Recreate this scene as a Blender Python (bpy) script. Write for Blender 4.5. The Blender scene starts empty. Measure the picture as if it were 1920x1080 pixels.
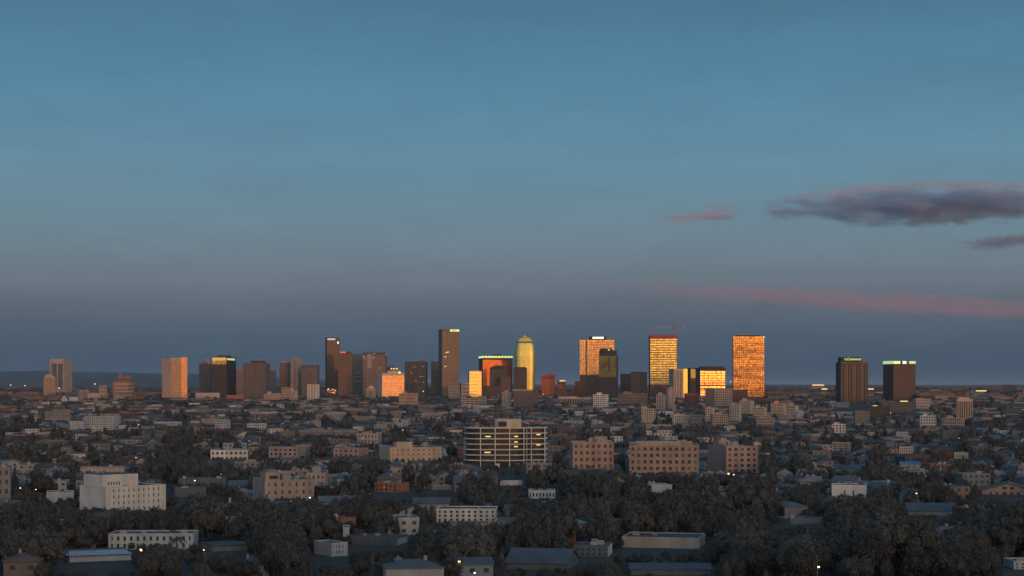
import bpy, math, random
import numpy as np
from mathutils import Vector
R = math.radians
scene = bpy.context.scene
# ---------------------------------------------------------------- camera
CAM_H = 56.0            # eye height over the plain, metres
F = 3200.0              # focal length in photo pixels (1920 wide)
YH = 724.0              # horizon row in the photo
cam_d = bpy.data.cameras.new("camera")
cam_d.sensor_width = 36.0
cam_d.lens = 36.0 * F / 1920.0
cam_d.shift_y = (YH - 540.0) / 1920.0
cam_d.clip_start = 1.0
cam_d.clip_end = 200000.0
cam = bpy.data.objects.new("camera", cam_d)
scene.collection.objects.link(cam)
cam.location = (0, 0, CAM_H)
cam.rotation_euler = (R(90), 0, 0)
scene.camera = cam
# ---------------------------------------------------------------- sun and sky
SUN_AZ, SUN_EL = 18.0, 0.30          # behind the camera, to the right, on the horizon
sun_dir = Vector((math.sin(R(SUN_AZ)) * math.cos(R(SUN_EL)), -math.cos(R(SUN_AZ)) * math.cos(R(SUN_EL)), math.sin(R(SUN_EL))))
sun_d = bpy.data.lights.new("sun", 'SUN')
sun_d.energy = 0.75
sun_d.color = (1.0, 0.33, 0.12)
sun_d.angle = R(0.5)
sun = bpy.data.objects.new("sun", sun_d)
scene.collection.objects.link(sun)
sun.rotation_euler = sun_dir.to_track_quat('Z', 'Y').to_euler()
sun.location = (0, 0, 3000)

def s2l(c):
    return tuple(((v / 255.0) / 12.92 if v / 255.0 <= 0.04045 else ((v / 255.0 + 0.055) / 1.055) ** 2.4) for v in c)

world = bpy.data.worlds.new("World")
scene.world = world
world.use_nodes = True
nt = world.node_tree
nt.nodes.clear()
def wn(t, **k):
    n = nt.nodes.new(t)
    for a, b in k.items():
        setattr(n, a, b)
    return n
out = wn('ShaderNodeOutputWorld')
tc = wn('ShaderNodeTexCoord')
sep = wn('ShaderNodeSeparateXYZ')
nt.links.new(tc.outputs['Generated'], sep.inputs[0])
ramp = wn('ShaderNodeValToRGB')
zmap = wn('ShaderNodeMath', operation='MULTIPLY'); zmap.inputs[1].default_value = 2.0
nt.links.new(sep.outputs['Z'], zmap.inputs[0])
nt.links.new(zmap.outputs[0], ramp.inputs[0])
# evening sky seen towards the east: (elevation in photo rows, sRGB)
rows = [(724, (59, 78, 96)), (690, (63, 83, 101)), (650, (71, 90, 107)), (610, (83, 97, 112)), (570, (96, 106, 118)),
        (530, (106, 118, 129)), (480, (109, 127, 139)), (430, (108, 133, 147)), (380, (106, 137, 153)), (300, (100, 140, 161)),
        (200, (90, 135, 161)), (100, (83, 129, 156)), (0, (77, 121, 148))]
cr = ramp.color_ramp
pts = []
for y, c in rows:
    e = math.atan((YH - y) / F)
    pts.append((min(1.0, 2.0 * math.sin(e)), s2l(c)))
pts.append((0.75, s2l((72, 114, 146))))
pts.append((1.0, s2l((70, 110, 142))))
while len(cr.elements) < len(pts):
    cr.elements.new(0.5)
for el, (p, c) in zip(cr.elements, pts):
    el.position = p
    el.color = (*c, 1)
sky = wn('ShaderNodeTexSky', sky_type='NISHITA')
sky.sun_disc = False
sky.sun_elevation = R(1.3)
sky.sun_rotation = R(180 - SUN_AZ)
sky.altitude = 60
sky.air_density = 1.0
sky.dust_density = 2.2
sky.ozone_density = 1.0
# the afterglow: Nishita light in the half of the sky round the sun
dotn = wn('ShaderNodeVectorMath', operation='DOT_PRODUCT')
dotn.inputs[1].default_value = (math.sin(R(SUN_AZ)), -math.cos(R(SUN_AZ)), 0)
nt.links.new(tc.outputs['Generated'], dotn.inputs[0])
mr = wn('ShaderNodeMapRange', interpolation_type='SMOOTHSTEP')
mr.inputs['From Min'].default_value = -0.35
mr.inputs['From Max'].default_value = 0.9
nt.links.new(dotn.outputs['Value'], mr.inputs['Value'])
bg1 = wn('ShaderNodeBackground'); bg1.inputs['Strength'].default_value = 1.0
nt.links.new(ramp.outputs['Color'], bg1.inputs['Color'])
# faint unevenness of the evening air
sn_m = wn('ShaderNodeMapping'); sn_m.inputs['Scale'].default_value = (4, 4, 16)
nt.links.new(tc.outputs['Generated'], sn_m.inputs[0])
sn = wn('ShaderNodeTexNoise'); sn.inputs['Scale'].default_value = 1.0; sn.inputs['Detail'].default_value = 13; sn.inputs['Roughness'].default_value = 0.78
nt.links.new(sn_m.outputs[0], sn.inputs['Vector'])
sm = wn('ShaderNodeMapRange'); sm.inputs['From Min'].default_value = 0.3; sm.inputs['From Max'].default_value = 0.7; sm.inputs['To Min'].default_value = 0.91; sm.inputs['To Max'].default_value = 1.09
nt.links.new(sn.outputs['Fac'], sm.inputs['Value']); nt.links.new(sm.outputs[0], bg1.inputs['Strength'])
bg2 = wn('ShaderNodeBackground')
GLOW = 0.50
gm = wn('ShaderNodeMath', operation='MULTIPLY'); gm.inputs[1].default_value = GLOW
nt.links.new(mr.outputs[0], gm.inputs[0])
nt.links.new(sky.outputs[0], bg2.inputs['Color'])
nt.links.new(gm.outputs[0], bg2.inputs['Strength'])
add = wn('ShaderNodeAddShader')
nt.links.new(bg1.outputs[0], add.inputs[0]); nt.links.new(bg2.outputs[0], add.inputs[1])
nt.links.new(add.outputs[0], out.inputs['Surface'])
vs = scene.view_settings
vs.view_transform = 'Standard'
vs.look = 'None'
vs.exposure = 0.0
vs.gamma = 1.0
vs.use_curve_mapping = False
scene.cycles.max_bounces = 6
scene.cycles.diffuse_bounces = 4
scene.cycles.glossy_bounces = 3
scene.cycles.volume_bounces = 2
# ---------------------------------------------------------------- helpers
rng = random.Random(7)
nrg = np.random.default_rng(11)
COL = scene.collection

def Sm(D): return D / F                                   # metres per photo pixel at distance D
def X(px, D): return (px - 960.0) * D / F
def Z(y, D): return CAM_H + (YH - y) * D / F

def ground_z(x, y):
    t = min(1.0, max(0.0, (y + 40.0) / 280.0))
    s = t * t * (3 - 2 * t)
    q = min(1.0, max(0.0, (y - 1500.0) / 2600.0))          # the plain climbs gently towards downtown
    return 51.0 * (1 - s) + 22.0 * q * q * (3 - 2 * q)  # first term: unseen plateau behind the camera, shaped to shade the foreground
def Dbase(y):                                             # distance of a ground point seen in row y
    lo, hi = 400.0, 40000.0
    for _ in range(50):
        m_ = (lo + hi) / 2
        if YH + (CAM_H - ground_z(0, m_)) * F / m_ > y: lo = m_
        else: hi = m_
    return lo

class MB:
    def __init__(s): s.v = []; s.f = []; s.m = []; s.mats = []
    def mi(s, mat):
        if mat is None: return 0
        if mat not in s.mats: s.mats.append(mat)
        return s.mats.index(mat)
    def box(s, x0, x1, y0, y1, z0, z1, mat=None):
        n = len(s.v)
        s.v += [(x0, y0, z0), (x1, y0, z0), (x1, y1, z0), (x0, y1, z0), (x0, y0, z1), (x1, y0, z1), (x1, y1, z1), (x0, y1, z1)]
        s.f += [(n, n + 3, n + 2, n + 1), (n + 4, n + 5, n + 6, n + 7), (n, n + 1, n + 5, n + 4), (n + 1, n + 2, n + 6, n + 5), (n + 2, n + 3, n + 7, n + 6), (n + 3, n, n + 4, n + 7)]
        s.m += [s.mi(mat)] * 6
        return s
    def prism(s, pts, z0, z1, mat=None):
        n = len(s.v); k = len(pts)
        s.v += [(p[0], p[1], z0) for p in pts] + [(p[0], p[1], z1) for p in pts]
        s.f.append(tuple(range(n + k - 1, n - 1, -1))); s.f.append(tuple(range(n + k, n + 2 * k)))
        for i in range(k):
            j = (i + 1) % k
            s.f.append((n + i, n + j, n + k + j, n + k + i))
        s.m += [s.mi(mat)] * (k + 2)
        return s
    def lathe(s, prof, seg=16, cx=0, cy=0, mat=None):
        n = len(s.v)
        for r, z in prof:
            for i in range(seg):
                a = 2 * math.pi * i / seg
                s.v.append((cx + r * math.cos(a), cy + r * math.sin(a), z))
        for j in range(len(prof) - 1):
            for i in range(seg):
                i2 = (i + 1) % seg
                s.f.append((n + j * seg + i, n + j * seg + i2, n + (j + 1) * seg + i2, n + (j + 1) * seg + i))
                s.m.append(s.mi(mat))
        s.f.append(tuple(n + (len(prof) - 1) * seg + i for i in range(seg))); s.m.append(s.mi(mat))
        return s
    def poly(s, pts, mat=None):
        n = len(s.v); s.v += [tuple(p) for p in pts]; s.f.append(tuple(range(n, n + len(pts)))); s.m.append(s.mi(mat)); return s
    def bar(s, a, b, w, mat=None):
        a = Vector(a); b = Vector(b); d = (b - a).normalized()
        u = d.cross(Vector((0, 0, 1)))
        if u.length < 1e-3: u = d.cross(Vector((0, 1, 0)))
        u.normalize(); v = d.cross(u); w /= 2
        n = len(s.v)
        for p in (a, b):
            for su, sv in ((-1, -1), (1, -1), (1, 1), (-1, 1)):
                s.v.append(tuple(p + u * su * w + v * sv * w))
        s.f += [(n, n + 1, n + 2, n + 3), (n + 4, n + 7, n + 6, n + 5)]
        for i in range(4):
            j = (i + 1) % 4
            s.f.append((n + i, n + 4 + i, n + 4 + j, n + j))
        s.m += [s.mi(mat)] * 6
        return s
    def mesh(s, name, mat=None):
        me = bpy.data.meshes.new(name)
        me.from_pydata(s.v, [], s.f)
        mats = s.mats if s.mats else ([mat] if mat else [])
        for m in mats: me.materials.append(m)
        if len(s.mats) > 1: me.polygons.foreach_set('material_index', s.m)
        me.update()
        return me
    def build(s, name, mat=None, parent=None, kind=None, loc=None):
        o = bpy.data.objects.new(name, s.mesh(name, mat))
        COL.objects.link(o)
        if parent is not None: o.parent = parent
        if kind: o['kind'] = kind
        if loc: o.location = loc
        return o

def tag(o, label=None, cat=None, group=None, kind=None):
    if label: o['label'] = label
    if cat: o['category'] = cat
    if group: o['group'] = group
    if kind: o['kind'] = kind
    return o
def empty(name, loc, rz=0, **k):
    o = bpy.data.objects.new(name, None)
    COL.objects.link(o); o.location = loc; o.rotation_euler = (0, 0, rz)
    o.empty_display_size = 1
    return tag(o, **k)

# ---------------------------------------------------------------- materials
def newmat(name):
    m = bpy.data.materials.new(name); m.use_nodes = True
    nt = m.node_tree; b = nt.nodes['Principled BSDF']
    return m, nt, b
def matte(name, col, rough=0.85, var=0.25, scale=0.15, rnd=0.0, spec=0.3, streak=True):
    """wall, roof or stone: colour with large stains, fine grain and rain streaks"""
    m, nt, b = newmat(name)
    L = nt.links.new
    geo = nt.nodes.new('ShaderNodeNewGeometry')
    mp = nt.nodes.new('ShaderNodeMapping'); mp.inputs['Scale'].default_value = (scale, scale, scale * (0.25 if streak else 1))
    L(geo.outputs['Position'], mp.inputs[0])
    n1 = nt.nodes.new('ShaderNodeTexNoise'); n1.inputs['Scale'].default_value = 1.0; n1.inputs['Detail'].default_value = 6; n1.inputs['Roughness'].default_value = 0.65
    L(mp.outputs[0], n1.inputs['Vector'])
    mr = nt.nodes.new('ShaderNodeMapRange'); mr.inputs['From Min'].default_value = 0.3; mr.inputs['From Max'].default_value = 0.7
    mr.inputs['To Min'].default_value = 1 - var; mr.inputs['To Max'].default_value = 1 + var
    L(n1.outputs['Fac'], mr.inputs['Value'])
    mul = nt.nodes.new('ShaderNodeVectorMath'); mul.operation = 'SCALE'; mul.inputs[0].default_value = col
    fac = mr.outputs[0]
    if rnd:
        oi = nt.nodes.new('ShaderNodeObjectInfo')
        r2 = nt.nodes.new('ShaderNodeMapRange'); r2.inputs['To Min'].default_value = 1 - rnd; r2.inputs['To Max'].default_value = 1 + rnd
        L(oi.outputs['Random'], r2.inputs['Value'])
        mm = nt.nodes.new('ShaderNodeMath'); mm.operation = 'MULTIPLY'; L(fac, mm.inputs[0]); L(r2.outputs[0], mm.inputs[1]); fac = mm.outputs[0]
    L(fac, mul.inputs['Scale'])
    L(mul.outputs[0], b.inputs['Base Color'])
    b.inputs['Roughness'].default_value = rough
    b.inputs['Specular IOR Level'].default_value = spec
    return m
def mirror(name, col, rough=0.12, tilt=0.03, wave=0.03, pane=(3.0, 3.6), wscale=0.03, metallic=1.0, var=0.35):
    """reflective curtain glass: each pane sits at its own slight tilt, so reflections break up"""
    m, nt, b = newmat(name); L = nt.links.new
    tcn = nt.nodes.new('ShaderNodeTexCoord')
    sc = nt.nodes.new('ShaderNodeVectorMath'); sc.operation = 'DIVIDE'; sc.inputs[1].default_value = (pane[0], pane[0], pane[1])
    L(tcn.outputs['Object'], sc.inputs[0])
    fl = nt.nodes.new('ShaderNodeVectorMath'); fl.operation = 'FLOOR'; L(sc.outputs[0], fl.inputs[0])
    wh = nt.nodes.new('ShaderNodeTexWhiteNoise'); wh.noise_dimensions = '3D'; L(fl.outputs[0], wh.inputs['Vector'])
    def centred(sock, k):
        a = nt.nodes.new('ShaderNodeVectorMath'); a.operation = 'SUBTRACT'; a.inputs[1].default_value = (0.5, 0.5, 0.5); L(sock, a.inputs[0])
        c = nt.nodes.new('ShaderNodeVectorMath'); c.operation = 'SCALE'; c.inputs['Scale'].default_value = k; L(a.outputs[0], c.inputs[0]); return c.outputs[0]
    mp = nt.nodes.new('ShaderNodeMapping'); mp.inputs['Scale'].default_value = (wscale, wscale, wscale * 5)
    L(tcn.outputs['Object'], mp.inputs[0])
    no = nt.nodes.new('ShaderNodeTexNoise'); no.inputs['Scale'].default_value = 1.0; no.inputs['Detail'].default_value = 3
    L(mp.outputs[0], no.inputs['Vector'])
    geo = nt.nodes.new('ShaderNodeNewGeometry')
    a1 = nt.nodes.new('ShaderNodeVectorMath'); a1.operation = 'ADD'; L(geo.outputs['Normal'], a1.inputs[0]); L(centred(wh.outputs['Color'], tilt * 2), a1.inputs[1])
    a2 = nt.nodes.new('ShaderNodeVectorMath'); a2.operation = 'ADD'; L(a1.outputs[0], a2.inputs[0]); L(centred(no.outputs['Color'], wave * 4), a2.inputs[1])
    nz = nt.nodes.new('ShaderNodeVectorMath'); nz.operation = 'NORMALIZE'; L(a2.outputs[0], nz.inputs[0])
    L(nz.outputs[0], b.inputs['Normal'])
    mr = nt.nodes.new('ShaderNodeMapRange'); mr.inputs['To Min'].default_value = 1 - var; mr.inputs['To Max'].default_value = 1 + var * 0.4
    L(wh.outputs['Value'], mr.inputs['Value'])
    mul = nt.nodes.new('ShaderNodeVectorMath'); mul.operation = 'SCALE'; mul.inputs[0].default_value = col; L(mr.outputs[0], mul.inputs['Scale'])
    L(mul.outputs[0], b.inputs['Base Color'])
    b.inputs['Metallic'].default_value = metallic
    b.inputs['Roughness'].default_value = rough
    return m
def glow(name, col, strength):
    m, nt, b = newmat(name)
    b.inputs['Base Color'].default_value = (*[c * 0.5 for c in col], 1)
    b.inputs['Emission Color'].default_value = (*col, 1)
    b.inputs['Emission Strength'].default_value = strength
    return m
def attr_mat(name, rough=0.85):
    m, nt, b = newmat(name); L = nt.links.new
    at = nt.nodes.new('ShaderNodeAttribute'); at.attribute_name = 'tone'
    geo = nt.nodes.new('ShaderNodeNewGeometry')
    n1 = nt.nodes.new('ShaderNodeTexNoise'); n1.inputs['Scale'].default_value = 0.22; n1.inputs['Detail'].default_value = 4
    L(geo.outputs['Position'], n1.inputs['Vector'])
    mr = nt.nodes.new('ShaderNodeMapRange'); mr.inputs['From Min'].default_value = 0.3; mr.inputs['From Max'].default_value = 0.7; mr.inputs['To Min'].default_value = 0.75; mr.inputs['To Max'].default_value = 1.2
    L(n1.outputs['Fac'], mr.inputs['Value'])
    mul = nt.nodes.new('ShaderNodeVectorMath'); mul.operation = 'SCALE'; L(at.outputs['Color'], mul.inputs[0]); L(mr.outputs[0], mul.inputs['Scale'])
    L(mul.outputs[0], b.inputs['Base Color']); b.inputs['Roughness'].default_value = rough
    b.inputs['Specular IOR Level'].default_value = 0.25
    return m
def leaf_mat(name, col, rnd=0.3):
    m = matte(name, col, rough=0.8, var=0.35, scale=0.5, rnd=rnd, spec=0.2, streak=False)
    nt = m.node_tree; b = nt.nodes['Principled BSDF']
    tr = nt.nodes.new('ShaderNodeBsdfTranslucent'); mx = nt.nodes.new('ShaderNodeMixShader'); mx.inputs[0].default_value = 0.38
    nt.links.new(b.inputs['Base Color'].links[0].from_socket, tr.inputs['Color'])
    nt.links.new(b.outputs[0], mx.inputs[1]); nt.links.new(tr.outputs[0], mx.inputs[2])
    nt.links.new(mx.outputs[0], nt.nodes['Material Output'].inputs['Surface'])
    return m

M = {}
# walls (real-world base colours)
M['white'] = matte('white_render', (0.56, 0.53, 0.49), rnd=0.05)
M['cool_white'] = matte('cool_white_render', (0.38, 0.40, 0.42))
M['cream'] = matte('cream_render', (0.44, 0.37, 0.29))
M['peach'] = matte('peach_render', (0.50, 0.37, 0.28))
M['tan'] = matte('tan_render', (0.32, 0.265, 0.225))
M['sand'] = matte('sand_concrete', (0.34, 0.29, 0.25))
M['brick'] = matte('red_brown_brick', (0.33, 0.228, 0.19))
M['brick_dark'] = matte('dark_brick', (0.17, 0.138, 0.125))
M['brown'] = matte('brown_stone', (0.14, 0.112, 0.102))
M['rust'] = matte('rust_render', (0.27, 0.12, 0.07))
M['maroon'] = matte('maroon_panel', (0.085, 0.058, 0.052))
M['pinkgrey'] = matte('pink_grey_concrete', (0.36, 0.29, 0.27))
M['pale_conc'] = matte('pale_concrete', (0.62, 0.50, 0.44))
M['grey'] = matte('grey_concrete', (0.19, 0.19, 0.19))
M['bluegrey'] = matte('blue_grey_metal', (0.10, 0.12, 0.135))
M['dark'] = matte('dark_stone', (0.040, 0.040, 0.042))
M['dark_green'] = matte('dark_green_panel', (0.048, 0.054, 0.048))
M['roof_grey'] = matte('grey_roofing', (0.11, 0.11, 0.115), streak=False)
M['roof_blue'] = matte('blue_grey_roofing', (0.078, 0.092, 0.112), streak=False)
M['roof_teal'] = matte('teal_sheet_roof', (0.09, 0.22, 0.24), streak=False)
M['roof_bright_blue'] = matte('blue_sheet_roof', (0.08, 0.20, 0.34), streak=False)
M['roof_dark'] = matte('dark_roofing', (0.07, 0.07, 0.072), streak=False)
M['roof_red'] = matte('red_roof_paint', (0.30, 0.07, 0.055), streak=False)
M['metal'] = matte('grey_plant_metal', (0.24, 0.25, 0.26), rough=0.5)
M['asphalt'] = matte('asphalt', (0.05, 0.05, 0.052), streak=False)
M['trunk'] = matte('bark', (0.09, 0.07, 0.055))
# windows and curtain glass
def glass(name, col, rough=0.25, spec=0.5):
    m = matte(name, col, rough=rough, var=0.4, scale=0.4, spec=spec, streak=False)
    return m
M['win'] = glass('dark_window_glass', (0.035, 0.037, 0.04), 0.3, 0.35)
M['win_blind'] = glass('window_with_blind', (0.13, 0.12, 0.11), 0.4, 0.35)
M['win_warm'] = glass('brown_window_glass', (0.04, 0.036, 0.034), 0.3, 0.35)
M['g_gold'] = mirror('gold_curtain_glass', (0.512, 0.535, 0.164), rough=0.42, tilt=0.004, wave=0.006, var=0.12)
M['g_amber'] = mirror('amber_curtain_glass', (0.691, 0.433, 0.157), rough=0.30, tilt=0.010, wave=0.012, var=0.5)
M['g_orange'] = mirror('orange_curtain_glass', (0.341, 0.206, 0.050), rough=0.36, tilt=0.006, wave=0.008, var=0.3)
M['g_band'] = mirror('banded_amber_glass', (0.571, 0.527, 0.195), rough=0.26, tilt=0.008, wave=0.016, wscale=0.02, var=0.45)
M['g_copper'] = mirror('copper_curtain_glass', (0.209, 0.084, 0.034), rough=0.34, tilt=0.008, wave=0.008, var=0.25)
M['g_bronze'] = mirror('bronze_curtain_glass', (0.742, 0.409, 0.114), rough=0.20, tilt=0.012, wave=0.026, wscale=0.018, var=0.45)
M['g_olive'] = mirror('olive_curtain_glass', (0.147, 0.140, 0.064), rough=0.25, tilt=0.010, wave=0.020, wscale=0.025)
M['g_bright'] = mirror('sunset_gold_tint', (1.0, 0.86, 0.34), rough=0.4, tilt=0.003, wave=0.003, var=0.05)
M['coral'] = matte('coral_stone', (0.66, 0.40, 0.29))
M['gold_roof'] = matte('gold_dome_panel', (0.70, 0.56, 0.14), rough=0.5, streak=False)
M['g_dark'] = mirror('dark_curtain_glass', (0.045, 0.043, 0.040), rough=0.35, tilt=0.008, wave=0.008, metallic=0.0)
M['g_blue'] = mirror('blue_grey_curtain_glass', (0.10, 0.12, 0.13), rough=0.35, tilt=0.008, wave=0.008, metallic=0.2)
M['g_brown'] = mirror('brown_curtain_glass', (0.09, 0.065, 0.055), rough=0.35, tilt=0.010, wave=0.012, metallic=0.1)
# things that give light
M['lamp'] = glow('warm_lamp', (1.0, 0.58, 0.14), 5.0)
M['lamp_white'] = glow('white_lamp', (1.0, 0.90, 0.62), 2.6)
M['lamp_green'] = glow('green_lamp', (0.45, 0.95, 0.65), 3.5)
M['sign_yg'] = glow('yellow_green_sign_light', (0.72, 0.92, 0.28), 1.0)
M['sign_g'] = glow('green_sign_light', (0.50, 0.74, 0.26), 0.9)
M['sign_w'] = glow('white_sign_light', (1.0, 0.98, 0.80), 1.1)
M['sign_grey'] = glow('pale_sign_light', (0.62, 0.66, 0.74), 0.55)
M['sign_y'] = glow('yellow_sign_light', (1.0, 0.85, 0.35), 1.1)
M['sign_red'] = glow('red_sign_light', (1.0, 0.16, 0.10), 0.9)
M['lit_win'] = glow('lit_window', (1.0, 0.75, 0.22), 0.9)
M['lit_dim'] = glow('dim_lit_window', (0.8, 0.55, 0.28), 0.4)
M['black_panel'] = matte('black_sign_panel', (0.03, 0.03, 0.03))

# ---------------------------------------------------------------- ground, hills
def terrain():
    ys = list(np.r_[-5000, -3500, -2000, -1200, -600, -300, np.arange(-200, 420, 10), np.arange(440, 1201, 40), np.arange(1280, 5000, 80), np.geomspace(5000, 60000, 30)])
    xs = list(np.r_[-22000, -9000, -4500, np.arange(-2400, 2401, 160), 4500, 9000, 22000])
    v = []; f = []
    for y in ys:
        for x in xs:
            z = ground_z(x, y)
            if y < -60: z += -1.5 + 2.0 * math.sin(x * 0.0011 + y * 0.0007)
            if y < -6000: z = min(z, 51 - (-6000 - y) * 0.004)
            v.append((x, y, z))
    n = len(xs)
    for j in range(len(ys) - 1):
        for i in range(n - 1):
            f.append((j * n + i, j * n + i + 1, (j + 1) * n + i + 1, (j + 1) * n + i))
    me = bpy.data.meshes.new('ground'); me.from_pydata(v, [], f); me.update()
    for p in me.polygons: p.use_smooth = True
    m, nt, b = newmat('ground_cover'); L = nt.links.new
    geo = nt.nodes.new('ShaderNodeNewGeometry')
    n1 = nt.nodes.new('ShaderNodeTexNoise'); n1.inputs['Scale'].default_value = 0.02; n1.inputs['Detail'].default_value = 8; n1.inputs['Roughness'].default_value = 0.7
    L(geo.outputs['Position'], n1.inputs['Vector'])
    r = nt.nodes.new('ShaderNodeValToRGB')
    e = r.color_ramp.elements
    e[0].position = 0.35; e[0].color = (0.07, 0.062, 0.048, 1); e[1].position = 0.62; e[1].color = (0.095, 0.084, 0.07, 1)
    L(n1.outputs['Fac'], r.inputs[0]); L(r.outputs[0], b.inputs['Base Color']); b.inputs['Roughness'].default_value = 0.95
    b.inputs['Specular IOR Level'].default_value = 0.1
    me.materials.append(m)
    o = bpy.data.objects.new('ground', me); COL.objects.link(o); o['kind'] = 'structure'
terrain()

def hill_range(D, prof, depth, mat, amp, seed):
    """a low ridge on the horizon: prof gives (photo column, photo row of the crest)"""
    xs = np.linspace(-700, 2700, 420)
    px = [p[0] for p in prof]; py = [p[1] for p in prof]
    v = []; f = []
    rows_ = 9
    ph = [random.Random(seed).uniform(0, 6.3) for _ in range(6)]
    for j in range(rows_):
        t = j / (rows_ - 1)
        for x in xs:
            top = Z(np.interp(x, px, py), D)
            wob = sum(math.sin(x * k * 0.013 + ph[i]) / (i + 1) for i, k in enumerate((1, 2.3, 4.1, 7.7, 13, 23)))
            hgt = max(0.5, top + amp * wob * (top > 6)) * math.sin(math.pi * min(1, t * 1.0) * 0.5 if t < 0.5 else math.pi * 0.5) if False else 0
            prof_z = math.sin(math.pi * t) ** 0.8 if 0 < t < 1 else 0
            z = -2 + max(0.0, top + 2 + amp * wob) * prof_z
            v.append((X(x, D), D + (t - 0.5) * depth, z))
    n = len(xs)
    for j in range(rows_ - 1):
        for i in range(n - 1):
            f.append((j * n + i, j * n + i + 1, (j + 1) * n + i + 1, (j + 1) * n + i))
    me = bpy.data.meshes.new('hills'); me.from_pydata(v, [], f); me.materials.append(mat); me.update()
    for p in me.polygons: p.use_smooth = True
    o = bpy.data.objects.new('hills', me); COL.objects.link(o); o['kind'] = 'structure'
m_h1 = matte('wooded_hill', (0.075, 0.085, 0.07), var=0.5, scale=0.004, streak=False)
m_h2 = matte('haze_tinted_far_hill', (0.10, 0.115, 0.12), var=0.3, scale=0.002, streak=False)  # bluish tint stands in for haze on the far ridge
hill_range(15000, [(-700, 700), (0, 698), (70, 696), (150, 699), (230, 699), (330, 701), (400, 703), (470, 707), (560, 712), (640, 716), (760, 720), (900, 722), (2700, 722)], 4500, m_h1, 2.5, 3)
hill_range(26000, [(-700, 694), (0, 696), (80, 694), (300, 700), (420, 701), (560, 707), (700, 714), (800, 718), (1000, 721), (1300, 722), (1440, 720.5), (1600, 721), (1760, 723), (1920, 722), (2700, 719)], 6000, m_h2, 4, 5)

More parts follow.
